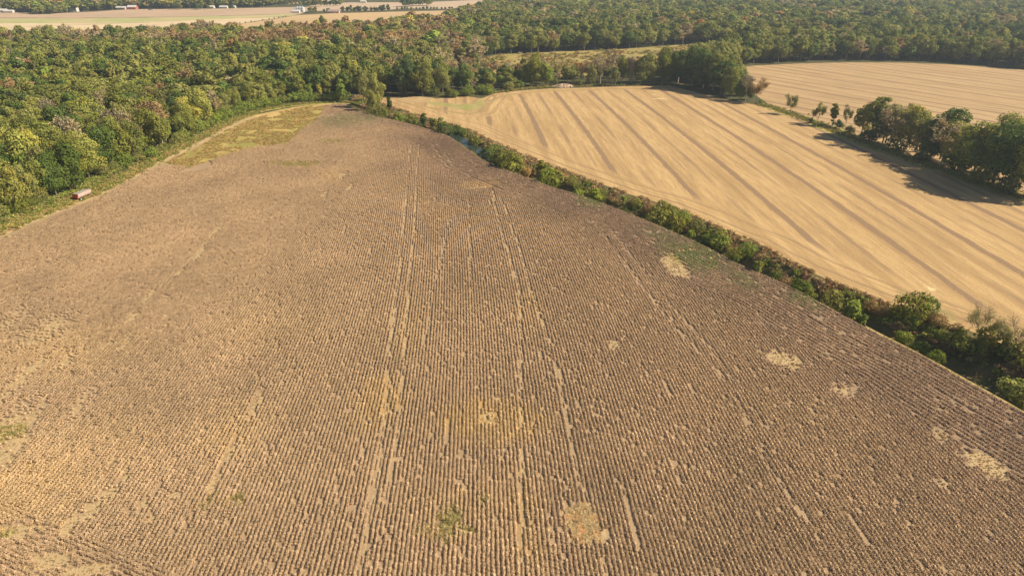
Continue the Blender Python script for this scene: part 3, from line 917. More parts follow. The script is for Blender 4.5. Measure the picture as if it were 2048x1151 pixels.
UG = smooth_line(gp([(-300, 580), (-150, 508), (0, 447), (60, 422), (110, 402), (150, 388), (190, 368), (215, 350), (240, 337), (300, 323), (340, 301), (370, 286), (420, 258), (470, 236), (520, 219), (580, 209), (640, 203), (690, 204)]), 1.0)
ii = rng.integers(0, len(UG), len(UG) * 22)
X4 = UG[ii, 0] - rng.uniform(-1.5, 9, len(ii)) * .9; Y4 = UG[ii, 1] + rng.uniform(-1.5, 9, len(ii)) * .55
NU = len(X4)
X1 = np.r_[X1, X2, X3, X4]; Y1 = np.r_[Y1, Y2, Y3, Y4]
c1 = pal([(.22, .25, .05), (.38, .30, .11), (.32, .23, .10)], [4, 3, 1], len(X1))
c1[-NU:] = pal([(.17, .22, .045), (.26, .26, .07), (.34, .26, .11)], [4, 3, 1], NU)
sz = rng.uniform(.6, 1.5, len(X1)); sz[-NU:] *= 1.5
scatter('edge_grass', TUFT, np.c_[X1, Y1, np.full(len(X1), .01)], rng.uniform(0, 6.28, len(X1)), np.c_[sz, sz, sz], rng.integers(0, 4, len(X1)), c1, [M_tuft],
        'rough green and straw coloured grass along the wood edge and tree lines', 'grass')


MS = gp([(965, 120), (985, 113), (1010, 109.5), (1100, 105.5), (1200, 102), (1290, 96.5), (1340, 93), (1400, 90), (1440, 93), (1400, 118), (1330, 142), (1240, 152), (1130, 154), (1020, 150), (975, 138)])
X1, Y1 = rand_in(MS, .09)
k = fbm(X1 / 14, Y1 / 22) > .44
X1, Y1 = X1[k], Y1[k]
sz = (rng.random(len(X1)) ** 2) * 4.0 + 1.0
scatter('marsh_scrub', TUFT, np.c_[X1, Y1, np.full(len(X1), .02)], rng.uniform(0, 6.28, len(X1)), np.c_[sz, sz, sz * .6], rng.integers(0, 4, len(X1)),
        pal([(.34, .27, .09), (.22, .22, .06), (.36, .22, .10), (.40, .34, .20)], [3, 3, 2, 1], len(X1)), [M_tuft], 'low rusty and olive scrub scattered over the marsh clearing', 'scrub')


# ------------------------------------------------------------------ trees
def tube(path, rad, k=6):
    path = np.asarray(path, float); n = len(path)
    t = np.gradient(path, axis=0); t /= np.linalg.norm(t, axis=1)[:, None] + 1e-9
    ref = np.array([0, 1, 0]) if abs(t[0][1]) < .9 else np.array([1, 0, 0])
    a = np.cross(t, ref); a /= np.linalg.norm(a, axis=1)[:, None]; b = np.cross(t, a)
    th = np.arange(k) / k * 2 * math.pi
    V = (path[:, None] + (a[:, None] * np.cos(th)[None, :, None] + b[:, None] * np.sin(th)[None, :, None]) * np.asarray(rad)[:, None, None]).reshape(-1, 3)
    q = []
    for i in range(n - 1):
        j = np.arange(k); j2 = (j + 1) % k
        q.append(np.c_[i * k + j, i * k + j2, (i + 1) * k + j2, (i + 1) * k + j])
    return V, np.concatenate(q)


def join(parts):
    V, Fq, off = [], [], 0
    for v, f in parts: V.append(v); Fq.append(f + off); off += len(v)
    return np.concatenate(V), np.concatenate(Fq)


def trunk_parts(r, h, rad, nl, reach, k=6, low=.25):
    parts = []
    lean = r.normal(0, .03, 2)
    zs = np.linspace(-.6, h, 6)
    path = np.c_[lean[0] * zs + r.normal(0, .12, 6) * (zs > 0), lean[1] * zs + r.normal(0, .12, 6) * (zs > 0), zs]
    parts.append(tube(path, rad * np.linspace(1.15, .25, 6), k))
    ends = []
    for i in range(nl):
        z0 = h * r.uniform(low, .85); a = i * 2.4 + r.uniform(-.5, .5)
        ln = reach * r.uniform(.6, 1.05) * (1.1 - .5 * z0 / h)
        p0 = np.array([np.interp(z0, zs, path[:, 0]), np.interp(z0, zs, path[:, 1]), z0])
        d = np.array([math.cos(a), math.sin(a), r.uniform(.45, 1.1)]); d /= np.linalg.norm(d)
        pp = np.array([p0, p0 + d * ln * .35 + r.normal(0, .2, 3), p0 + d * ln * .7 + [0, 0, .08 * ln] + r.normal(0, .25, 3), p0 + d * ln + [0, 0, .18 * ln]])
        rr = rad * .38 * (1 - .5 * z0 / h)
        parts.append(tube(pp, rr * np.array([1, .7, .45, .15]), max(4, k - 2)))
        ends.append(pp)
    return parts, ends


def crown_cards(seed, h, rx, n, size, z0=.28, lobes=16, top_bias=.35, hollow=.75, cone=0.0):
    """leaf clumps gathered on many uneven boughs inside the crown's envelope"""
    r = np.random.default_rng(seed)
    zc = h * (z0 + 1) / 2; rz = h * (1 - z0) / 2
    d = r.normal(size=(lobes, 3)); d /= np.linalg.norm(d, axis=1)[:, None]
    rad = r.uniform(.3, .88, lobes)[:, None] ** .7
    L = d * rad * np.array([rx, rx, rz]) * .8
    if cone: L[:, :2] *= (1 - cone * (L[:, 2:3] / rz * .5 + .5))
    L[:, 2] += zc
    lr = rx * r.uniform(.26, .50, lobes)
    L = np.r_[L, [[0, 0, zc]]]; lr = np.r_[lr, rx * .6]
    w = lr ** 2; li = r.choice(len(L), n, p=w / w.sum())
    dd = r.normal(size=(n, 3)); dd[:, 2] += .25; dd /= np.linalg.norm(dd, axis=1)[:, None]
    q = r.uniform(hollow, 1.05, n)[:, None] * (1 + .18 * np.sin(dd[:, :1] * 5 + li[:, None]))
    C = L[li] + dd * lr[li][:, None] * q * np.array([1, 1, .8])
    # drop cards buried deep in other boughs
    dist = np.linalg.norm((C[:, None, :] - L[None]) / np.array([1, 1, .8]), axis=2) / lr[None]
    ok = (dist < .62).sum(1) == 0
    C, dd = C[ok], dd[ok]
    N_ = dd + r.normal(0, .45, C.shape) + [0, 0, .15]
    V, Fc = cards(C, N_, r.uniform(.6, 1.4, len(C)) * size, 1.0, r=r)
    return V, Fc


def bare_parts(seed, h, rx, n1=10, twig=.05, n2=7):
    r = np.random.default_rng(seed)
    parts, ends = trunk_parts(r, h * .85, h * .016, n1, rx * 1.5, 6, .3)
    tw = []
    tips = []
    for pp in ends:
        for _ in range(n2):
            s = r.uniform(.3, 1); base = pp[1] * (1 - s) + pp[3] * s
            d = (pp[3] - pp[0]); d /= np.linalg.norm(d); d = d + r.normal(0, .55, 3) + [0, 0, .35]; d /= np.linalg.norm(d)
            ln = rx * r.uniform(.25, .6)
            e = base + d * ln
            tw.append(tube([base, base + d * ln * .5 + r.normal(0, .1, 3), e], [twig * 1.3, twig, twig * .5], 3))
            tips += [e, base + d * ln * .6]
            for _ in range(2):
                d2 = d + r.normal(0, .6, 3); d2 /= np.linalg.norm(d2)
                e2 = base + d * ln * .5 + d2 * ln * .6
                tw.append(tube([base + d * ln * .5, e2], [twig * .7, twig * .4], 3)); tips.append(e2)
    return parts, tw, np.array(tips)


M_bark = plain('bark', (.20, .165, .13), .9, .3, 1.5, spec=.1)
M_pale_bark = plain('pale_bark', (.38, .34, .28), .9, .25, 1.5, spec=.1)
M_twig = plain('twigs', (.22, .18, .135), .9, .25, 1.0, spec=.1)
M_leaf = tinted('leaves', 'OBJECT', .30, .28, .45)
M_leafI = tinted('wood_leaves', 'INSTANCER', .30, .28, .45)


class Kind: pass
KINDS = {}
def mk_kind(name, specs, bark=None):
    L = []
    for i, sp in enumerate(specs):
        k = Kind()
        r = np.random.default_rng(1000 + hash(name) % 7 + i * 13) if False else np.random.default_rng(sum(map(ord, name)) + i * 13)
        if sp.get('bare'):
            parts, tw, tips = bare_parts(sum(map(ord, name)) + i, sp['h'], sp['rx'], sp.get('n1', 10), sp.get('twig', .06), sp.get('n2', 7))
            k.trunk = mesh_np(name + '_trunk', *join(parts))
            n = sp.get('leaves', 200)
            v1, f1 = join(tw)
            C = tips[r.integers(0, len(tips), n)] + r.normal(0, .35, (n, 3))
            v2, f2 = cards(C, r.normal(size=(n, 3)) + [0, 0, .5], r.uniform(.6, 1.3, n) * sp.get('size', .5), r=r)
            k.crown = mesh_np(name + '_crown', np.r_[v1, v2], np.r_[f1, f2 + len(v1)], np.r_[np.ones(len(f1)), np.zeros(len(f2))].astype(int))
            k.crown.materials.append(M_leaf); k.crown.materials.append(M_twig)
        else:
            parts, ends = trunk_parts(r, sp['h'] * .8, sp['h'] * .016, sp.get('nl', 8), sp['rx'] * 1.0, 6)
            k.trunk = mesh_np(name + '_trunk', *join(parts))
            v, f = crown_cards(sum(map(ord, name)) * 3 + i, sp['h'], sp['rx'], sp['n'], sp['size'], sp.get('z0', .25), sp.get('lobes', 18), cone=sp.get('cone', 0))
            k.crown = mesh_np(name + '_crown', v, f)
            k.crown.materials.append(M_leaf)
        k.trunk.materials.append(bark or M_bark)
        k.h = sp['h']; k.rx = sp['rx']
        L.append(k)
    KINDS[name] = L


mk_kind('broad', [dict(h=22, rx=7.4, n=9500, size=.47, z0=.02, lobes=26 + i * 2) for i in range(5)])
mk_kind('tall', [dict(h=25, rx=5.6, n=8000, size=.45, z0=.04, lobes=28) for i in range(4)], M_pale_bark)
mk_kind('column', [dict(h=18, rx=3.0, n=3000, size=.5, z0=.08, lobes=22, cone=.5) for i in range(2)])
mk_kind('sparse', [dict(h=21, rx=5.4, bare=1, n1=16, n2=11, leaves=2200, size=.42) for i in range(3)], M_pale_bark)
mk_kind('shrub', [dict(h=6, rx=3.1 + .3 * (i % 3), n=2600, size=.30, z0=-.05, lobes=9 + 5 * i, nl=6) for i in range(6)])
mk_kind('upright_shrub', [dict(h=6, rx=1.7, n=1500, size=.3, z0=.0, lobes=14, nl=6, cone=.5) for i in range(2)])
mk_kind('thin', [dict(h=10, rx=3.6, bare=1, n1=12, n2=10, leaves=3200, size=.30, twig=.05) for i in range(2)])
mk_kind('arching', [dict(h=6, rx=4.0, bare=1, n1=16, n2=12, leaves=2400, size=.13, twig=.03) for i in range(1)])

placed = []   # (x, y, r) of individual trees, to keep the wood from growing into them
def tree(kind, X, Y, h, color, label, cat='tree', group=None, z=0.0, wide=1.0, name=None, vi=None):
    k = KINDS[kind][random.randrange(len(KINDS[kind])) if vi is None else vi]
    nm = name or {'shrub': 'shrub', 'upright_shrub': 'shrub', 'arching': 'shrub', 'thin': 'thin_tree', 'sparse': 'sparse_tree', 'column': 'narrow_tree'}.get(kind, 'broadleaf_tree')
    o = bpy.data.objects.new(nm, None)
    o.empty_display_size = 1; col.objects.link(o)
    o.location = (X, Y, z - .05); o.rotation_euler = (0, 0, random.uniform(0, 6.28))
    s = h / k.h
    o.scale = (s * wide, s * wide, s)
    tag(o, label, cat, group)
    t = bpy.data.objects.new('trunk', k.trunk); col.objects.link(t); t.parent = o
    c = bpy.data.objects.new('crown', k.crown); col.objects.link(c); c.parent = o
    j = np.random.default_rng(int(abs(X * 31 + Y * 17)) % 99991).normal(1, .08, 3).clip(.8, 1.2)
    b_ = 1.22 if kind in ('broad', 'tall') else 1.05
    c['tint'] = [float(color[0] * j[0] * b_), float(color[1] * j[0] * b_), float(color[2] * j[1] * b_), 1.0]
    placed.append((X, Y, k.rx * s * wide))
    return o


DG, MG, OL, YG, BR, RU, GT, BG = (.090, .130, .028), (.170, .185, .038), (.225, .230, .062), (.36, .33, .065), (.30, .21, .095), (.38, .21, .07), (.36, .30, .165), (.20, .255, .045)


def hpx(px, py, hp):
    X, Y = g(px, py)
    return hp / F * depth_at(X, Y) / math.cos(math.atan2(CAM_H, Y)) 


# right-hand tree line and the other trees one can point at: kind, px, py (foot), height px, colour, width factor, label
NAMED = [
    ('thin', 1580, 229, 36, OL, .8, 'small open lone tree with twiggy branches between the two stubble fields'),
    ('thin', 1634, 249, 38, OL, .8, 'thin dusty olive small tree right of the lone open tree'),
    ('shrub', 1622, 246, 12, DG, 1.0, 'low dark shrub at the foot of the thin dusty tree'),
    ('column', 1664, 253, 50, MG, 1.25, 'small green oval tree standing just left of the tall clump'),
    ('shrub', 1676, 258, 20, DG, 1.1, 'dark bush at the foot of the small oval green tree'),
    ('thin', 1690, 256, 36, OL, .6, 'spindly sparse sapling right of the small oval tree'),
    ('tall', 1722, 272, 78, MG, 1.0, 'leftmost tall green tree of the clump in the field line'),
    ('tall', 1748, 280, 96, MG, 1.1, 'tallest pointed bright green tree of the field clump'),
    ('tall', 1772, 284, 98, OL, 1.0, 'olive green tree beside the tallest pointed one'),
    ('sparse', 1778, 294, 84, GT, 1.0, 'grey brown half bare tree in the middle of the field clump'),
    ('tall', 1812, 297, 100, YG, 1.1, 'yellowing tall tree at the centre of the field clump'),
    ('broad', 1832, 304, 88, OL, .9, 'yellow green round tree in the field clump'),
    ('sparse', 1842, 312, 80, OL, 1.1, 'thin leaved olive tree in front of the dark crown'),
    ('broad', 1880, 318, 108, DG, 1.0, 'dark green round crown rising right of the yellow trees'),
    ('sparse', 1882, 330, 86, GT, 1.3, 'wide dusty olive tree in front of the dark round crown'),
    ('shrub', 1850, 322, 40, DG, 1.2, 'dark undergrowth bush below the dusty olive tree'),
    ('broad', 1945, 352, 112, MG, 1.0, 'broad green tree at the left of the big right-hand group'),
    ('broad', 1985, 366, 130, DG, 1.1, 'largest round green tree near the right edge'),
    ('broad', 2020, 378, 138, DG, 1.1, 'dark round tree at the right edge with its crown beside the largest one'),
    ('broad', 2065, 396, 140, MG, 1.1, 'green tree partly cut off by the right edge of the view'),
    ('broad', 1925, 348, 75, DG, .9, 'lower dark tree squeezed before the big right-hand group'),
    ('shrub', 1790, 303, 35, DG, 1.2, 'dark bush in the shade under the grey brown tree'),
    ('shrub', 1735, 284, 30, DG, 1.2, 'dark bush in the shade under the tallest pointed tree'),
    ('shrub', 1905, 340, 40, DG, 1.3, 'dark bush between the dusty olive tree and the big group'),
    ('shrub', 1960, 368, 42, MG, 1.2, 'green bush at the foot of the largest round tree'),
    ('shrub', 2010, 386, 40, DG, 1.2, 'dark bush at the foot of the right edge trees'),
    ('shrub', 1700, 268, 18, OL, 1.2, 'low olive bush left of the tall field clump'),
    # the dark spit of trees reaching into the field
    ('thin', 1512, 206, 38, BR, 1.15, 'brown drooping small tree at the tip of the dark wood spit'),
    ('shrub', 1521, 207, 9, BG, 1.0, 'tiny bright bush at the foot of the brown drooping tree'),
    ('sparse', 1490, 203, 50, GT, 1.0, 'grey half bare tree just behind the spit tip'),
    ('broad', 1478, 202, 44, DG, .9, 'dark round tree in the outer part of the spit'),
    ('broad', 1462, 196, 60, MG, .95, 'green round tree in the middle of the spit'),
    ('sparse', 1450, 192, 55, OL, 1.0, 'olive thin leaved tree in the middle of the spit'),
    ('broad', 1440, 188, 70, DG, 1.0, 'dark tall crown on the field side of the spit'),
    ('broad', 1425, 182, 78, MG, 1.1, 'broad sunlit top of the spit seen over the stubble'),
    ('broad', 1405, 178, 85, DG, 1.1, 'darkest tall tree where the spit meets the wood'),
    ('broad', 1380, 172, 80, DG, 1.1, 'dark wide tree at the root of the spit'),
    ('tall', 1355, 167, 76, DG, 1.0, 'tall dark tree at the corner between field edge and spit'),
    ('broad', 1330, 166, 75, MG, .9, 'round green tree at the field corner left of the spit'),
    ('tall', 1300, 167, 70, OL, .9, 'olive tree with its trunk showing along the far field edge'),
    ('broad', 1283, 169, 62, MG, .9, 'round green tree by the pale trunks of the far field edge'),
    ('tall', 1262, 167, 68, GT, .8, 'greyish tree with pale trunk at the far field edge'),
    ('tall', 1243, 167, 64, MG, .7, 'slim green tree left of the greyish one at the far edge'),
    ('sparse', 1222, 167, 62, GT, .8, 'bare topped tree with pale stem at the far edge'),
    ('column', 1230, 172, 40, OL, 1.5, 'bushy olive small tree standing out in front of pale stems'),
    ('sparse', 1200, 168, 58, GT, .9, 'grey twiggy tree near the rubble end of the far edge'),
    ('broad', 1182, 170, 45, OL, .8, 'small round olive tree right of the rubble heap'),
    ('sparse', 1165, 168, 42, BR, .9, 'low brown twiggy tree right of the gap over the marsh'),
    ('broad', 1072, 172, 66, MG, 1.0, 'big round green tree standing before the marsh clearing'),
    ('broad', 1095, 172, 46, BG, .9, 'bright green bushy tree beside the big round one at the marsh'),
    ('broad', 1050, 172, 44, MG, .9, 'green bushy tree left of the big round one at the marsh'),
    ('broad', 1500, 200, 34, DG, 1.0, 'dark tree on the far side of the spit near its tip'),
    ('broad', 1484, 192, 46, MG, 1.1, 'green tree on the far side of the spit'),
    ('broad', 1468, 182, 58, DG, 1.1, 'dark leafy tree on the far side of the spit near the wood'),
    ('broad', 1455, 168, 62, MG, 1.1, 'tall green tree where the spit leaves the wood on the far side'),
    ('tall', 1795, 290, 92, MG, 1.1, 'green tree behind the grey brown one in the field clump'),
    ('broad', 1765, 286, 70, DG, 1.0, 'dark round tree low in the left half of the field clump'),
    ('broad', 1905, 330, 92, OL, 1.0, 'olive round tree between the dusty one and the big group'),
    ('broad', 1860, 318, 70, DG, 1.0, 'dark low tree under the thin leaved olive one'),
    ('broad', 1990, 352, 128, OL, 1.0, 'olive tree behind the largest round tree'),
    # the ones round the head of the ditch
    ('broad', 728, 200, 62, OL, .72, 'dusty olive upright tree at the head of the ditch'),
    ('broad', 754, 216, 72, OL, .72, 'tall leaning looking olive tree, biggest at the ditch head'),
    ('broad', 744, 222, 46, OL, .8, 'grey olive tree in front of the biggest at the ditch head'),
    ('column', 780, 226, 34, DG, 1.3, 'small dark conical tree at the start of the ditch hedge'),
    ('column', 683, 205, 50, BG, 1.3, 'bright green young tree at the top of the crop field'),
    ('column', 640, 200, 34, YG, 1.3, 'yellow green young tree above the weedy corner'),
    ('broad', 845, 192, 70, MG, 1.0, 'large green tree behind the bare corner of the stubble'),
    ('broad', 812, 190, 78, DG, 1.0, 'dark green tree behind the head of the ditch'),
    ('column', 800, 192, 44, OL, 1.4, 'olive young tree at the wood edge by the bare corner'),
    ('broad', 885, 188, 60, OL, .9, 'olive tree at the wood edge above the green cove'),
    ('broad', 930, 182, 58, DG, .9, 'dark tree at the wood edge above the green cove'),
]
for kd, px, py, hp, c, w, lab in NAMED:
    X, Y = g(px, py)
    if px > 1700: c = tuple(v * 1.25 for v in c)  # right-hand line: leaf colour brightened in place of sunlight on the crowns
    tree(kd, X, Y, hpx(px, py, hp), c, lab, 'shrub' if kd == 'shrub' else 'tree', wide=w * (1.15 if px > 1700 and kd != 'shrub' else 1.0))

# bushes and small trees in the ditch line
DB = [
    ('shrub', 757, 226, 26, MG, 'bushy green'), ('shrub', 800, 236, 22, BG, 'bright green'), ('shrub', 822, 241, 22, MG, 'mid green'),
    ('column', 847, 246, 30, DG, 'dark pointed'), ('upright_shrub', 866, 250, 26, MG, 'narrow green'), ('column', 882, 256, 32, OL, 'loose olive'),
    ('shrub', 893, 264, 28, DG, 'dark round'), ('shrub', 917, 264, 22, DG, 'blue dark'), ('shrub', 948, 283, 24, MG, 'yellow tipped'),
    ('shrub', 975, 308, 28, DG, 'shaded'), ('shrub', 1000, 322, 36, MG, 'full green'), ('shrub', 1024, 332, 42, MG, 'tall full'),
    ('shrub', 1052, 338, 16, BR, 'low brown'), ('column', 1084, 350, 44, MG, 'domed green'), ('shrub', 1102, 360, 34, BG, 'lime green'),
    ('upright_shrub', 1083, 364, 24, BG, 'slim lime'), ('shrub', 1122, 356, 28, BR, 'rusty brown'), ('shrub', 1145, 362, 16, OL, 'dusty low'),
    ('shrub', 1158, 378, 13, BG, 'spreading low green'), ('upright_shrub', 1192, 392, 30, BG, 'slim bright green'), ('shrub', 1196, 386, 22, MG, 'green'),
    ('upright_shrub', 1220, 382, 13, MG, 'tiny slim'), ('upright_shrub', 1247, 398, 17, BG, 'small lone green'), ('shrub', 1272, 404, 14, OL, 'small olive'),
    ('shrub', 1296, 416, 17, RU, 'rust coloured'), ('shrub', 1250, 412, 9, DG, 'very low dark'), ('shrub', 1312, 432, 30, OL, 'greyish green'),
    ('shrub', 1328, 428, 34, MG, 'leafy green'), ('shrub', 1352, 450, 36, MG, 'dense green'), ('shrub', 1366, 440, 26, BG, 'sunlit'),
    ('upright_shrub', 1382, 468, 26, BG, 'slim bright'), ('shrub', 1392, 452, 20, MG, 'spreading green'), ('shrub', 1436, 480, 34, BG, 'vivid green'),
    ('shrub', 1415, 474, 18, DG, 'shaded low'), ('shrub', 1470, 500, 18, OL, 'dull green'), ('shrub', 1496, 498, 20, BG, 'grassy bright green'),
    ('upright_shrub', 1516, 540, 32, YG, 'yellow green'), ('shrub', 1470, 520, 18, DG, 'low dark'), ('shrub', 1548, 546, 20, DG, 'dark'),
    ('shrub', 1572, 560, 20, BR, 'dry brown'), ('shrub', 1604, 574, 28, DG, 'dark leafy'), ('shrub', 1620, 588, 18, MG, 'low green'),
    ('shrub', 1668, 594, 26, OL, 'olive'), ('upright_shrub', 1698, 598, 30, MG, 'slim green'), ('upright_shrub', 1704, 622, 46, BG, 'tall vivid green'),
    ('upright_shrub', 1726, 634, 30, BG, 'shorter vivid green'), ('shrub', 1742, 612, 20, BR, 'brown'), ('shrub', 1765, 622, 18, BR, 'straw brown'),
    ('shrub', 1808, 660, 56, MG, 'big round dark green'), ('shrub', 1838, 650, 38, DG, 'dark spiky'), ('upright_shrub', 1816, 672, 34, BG, 'lime'),
    ('shrub', 1860, 672, 26, BR, 'straw coloured'), ('shrub', 1800, 684, 16, BG, 'low bright green'), ('shrub', 1835, 702, 16, BG, 'low lime'), ('shrub', 1866, 722, 16, BG, 'smallest lime'),
    ('shrub', 1905, 712, 44, MG, 'leafy mid green'), ('arching', 1940, 706, 46, OL, 'twiggy arching'), ('shrub', 1975, 718, 48, MG, 'tall leafy'),
    ('shrub', 1950, 722, 36, OL, 'olive leaved'), ('arching', 2015, 730, 46, OL, 'long branched arching'), ('shrub', 2040, 752, 52, OL, 'dense olive'),
    ('shrub', 2030, 806, 48, YG, 'yellow green leafy'), ('shrub', 2085, 790, 60, MG, 'edge cut green'), ('shrub', 2110, 830, 60, MG, 'out of view green'), ('shrub', 2000, 736, 34, DG, 'shaded dark'),
]
SEC = [(0, 900, 'in the hedge at the ditch head'), (900, 985, 'beside the strip of open water'), (985, 1130, 'in the ditch just below the open water'), (1130, 1290, 'in the ditch where brown weeds begin'),
       (1290, 1400, 'in the green thicket halfway down the ditch'), (1400, 1560, 'in the ditch below the halfway thicket'), (1560, 1730, 'in the lower ditch before the deep shadow'),
       (1730, 1880, 'in the lower ditch by the deep shadow'), (1880, 2300, 'in the ditch at the right edge')]
used = {}
for kd, px, py, hp, c, ad in DB:
    if ad == 'out of view green': continue
    X, Y = g(px + (12 if px > 1780 else 0), py - (24 if px > 1780 else 0))
    z = float(ditch_z(X, Y)[0])
    hh = hpx(px, py, hp) - z * .45
    wh = next(w for a_, b_, w in SEC if a_ <= px < b_)
    nm = 'small tree' if kd == 'column' else 'shrub'
    lab = f'{ad} {nm} {wh}'
    c = (c[0] * 1.15, c[1] * 1.10, c[2]) if c not in (YG, RU) else (c[0] * .75, c[1] * .85, c[2])
    tree(kd, X, Y, hh, c, lab, nm, z=z, wide=random.uniform(.85, 1.2) if kd != 'column' else 1.6, group='shrubs along the ditch', name=nm.replace(' ', '_'))

# low scrub along the foot of the left wood
EDGE0 = gp([(-300, 580), (-150, 508), (0, 447), (60, 422), (110, 402), (150, 388), (190, 368), (215, 350), (240, 337), (300, 323), (340, 301), (370, 286), (420, 258), (470, 236), (520, 219), (580, 209), (640, 203), (690, 204)])
EDGE = smooth_line(EDGE0, 3.6)
for i, (X, Y) in enumerate(EDGE):
    if Y < 200: continue
    px = CX + F * X / depth_at(X, Y)
    if px < -30: continue
    far_ = px > 395
    if 150 < px < 200 or random.random() < .10: continue
    h = random.uniform(5.5, 8.5) if far_ else random.uniform(3.5, 7)
    c = random.choice([BG, BG, MG]) if far_ else random.choice([MG, OL, OL, BG])
    lab = 'leafy bright green shrub in the row edging the golden corner' if far_ else 'rough green shrub at the foot of the left wood by the track'
    tree('shrub', X - random.uniform(1, 3), Y + random.uniform(0, 1.5), h, c, lab, 'shrub', group='shrubs edging the golden corner' if far_ else 'shrubs at the foot of the left wood', wide=1.1)
# the first rank of trees behind that scrub
FR = smooth_line(EDGE0, 7.2)
tt = np.gradient(FR, axis=0); tt /= np.hypot(tt[:, 0], tt[:, 1])[:, None]
for i, (X, Y) in enumerate(FR):
    if Y < 205: continue
    px = CX + F * X / depth_at(X, Y)
    if px < -60 or px > 650: continue
    off = random.uniform(4.5, 7) if px < 300 else random.uniform(8, 12)
    X2, Y2 = X - tt[i][1] * off, Y + tt[i][0] * off
    ci = random.choice([0, 1, 1, 1, 2, 2]) if px < 300 else random.choice([1, 2, 2, 7])
    cn = {0: 'dark green', 1: 'green', 2: 'olive green', 7: 'bright green'}[ci]
    kd = 'broad' if px < 300 or random.random() < .5 else 'tall'
    hh = random.uniform(18, 25) if px < 300 else random.uniform(13, 18)
    wh = 'by the wagon track' if px < 300 else 'above the golden corner'
    cc = {0: DG, 1: MG, 2: OL, 7: BG}[ci]
    tree(kd, X2, Y2, hh, cc, f'{cn} {"broad" if kd == "broad" else "slender"} tree in the front row of the left wood {wh}', 'tree', group=f'{cn} {kd} front row trees {wh}')
# scrub along the far edge of the stubble
for (px, py, n) in [(905, 196, 3), (935, 194, 3), (965, 190, 3), (985, 186, 2), (1010, 181, 3), (1035, 178, 2), (1120, 170, 1), (870, 192, 2), (1300, 169, 1), (1335, 168, 1), (1150, 172, 1), (1180, 171, 1)]:
    for _ in range(n):
        X, Y = g(px + random.uniform(-12, 12), py - random.uniform(0, 3))
        tree('shrub', X, Y, random.uniform(4, 8), random.choice([BG, MG, OL]), 'green shrub at the wood edge along the far side of the stubble', 'shrub', group='shrubs on the far side of the stubble', wide=1.1)

# ------------------------------------------------------------------ the woods
W1 = gp([(-900, 1000), (-300, 600), (-150, 510), (0, 448), (60, 420), (110, 400), (150, 386), (190, 366), (215, 347), (240, 330), (300, 318), (340, 296), (370, 281), (420, 252), (470, 229), (520, 213),
         (580, 204), (640, 199), (700, 196), (740, 192), (800, 187), (860, 187), (900, 187), (950, 183), (990, 180), (1040, 174), (1100, 170), (1150, 165), (1250, 163.5), (1340, 161), (1385, 168), (1440, 184), (1470, 188),
         (1470, 160), (1462, 130), (1520, 128), (1600, 124), (1700, 122), (1850, 123), (1950, 128), (2048, 136), (2300, 160), (2650, 215), (3100, 330), (3300, 200), (3300, 60),
         (2800, -5), (2000, -14), (1400, -17), (1000, -10), (990, 14), (950, 28), (915, 42), (890, 50), (800, 60), (700, 70), (640, 74), (560, 80), (470, 84), (400, 72), (370, 84), (300, 88), (150, 88), (0, 93), (-300, 104), (-900, 120)])
HOLES = [gp([(965, 120), (985, 113), (1010, 108.5), (1100, 104.5), (1200, 101), (1290, 95), (1340, 91), (1440, 88), (1480, 95), (1440, 118), (1390, 128), (1330, 142), (1240, 152), (1130, 154), (1020, 150), (975, 138)]),
         gp([(1590, 72), (1680, 70), (1720, 73), (1690, 84), (1600, 86)])]
W2 = gp([(-900, 36), (-400, 30), (0, 24.5), (66, 25), (80, 30), (125, 25.5), (180, 23), (260, 18), (440, 16.5), (530, 14), (560, 10), (640, 1), (760, -4), (1000, -8), (1000, -22), (0, -24), (-900, -24)])
H2 = [gp([(150, 3), (230, 2), (235, 6), (170, 7)])]


def pts_wood(poly, holes, sp_fn, ymax=3200):
    """jittered planting whose spacing grows with distance"""
    out = []
    y0 = poly[:, 1].min(); y1 = min(poly[:, 1].max(), ymax)
    y = y0
    while y < y1:
        s = sp_fn(y)
        xs = np.arange(-y * .85 - 60, y * .85 + 60, s)
        xs = xs + rng.uniform(-.42, .42, len(xs)) * s
        yy = y + rng.uniform(-.45, .45, len(xs)) * s
        out.append(np.c_[xs, yy, np.full(len(xs), s)])
        y += s * .92
    A_ = np.concatenate(out)
    k = inpoly(A_[:, 0], A_[:, 1], poly)
    for h_ in holes: k &= ~inpoly(A_[:, 0], A_[:, 1], h_)
    return A_[k]


spf = lambda y: 8.2 + max(0, y - 450) * .0045
A1 = pts_wood(W1, HOLES, spf)
A2 = pts_wood(W2, H2, lambda y: 12.0)
PL = np.array(placed)
def clear(A_, f=.45):
    k = np.ones(len(A_), bool)
    for X, Y, r_ in PL: k &= np.hypot(A_[:, 0] - X, A_[:, 1] - Y) > r_ * f + .5
    return A_[k]
A1 = clear(A1)
order = np.argsort(A1[:, 1])
A1 = A1[order]


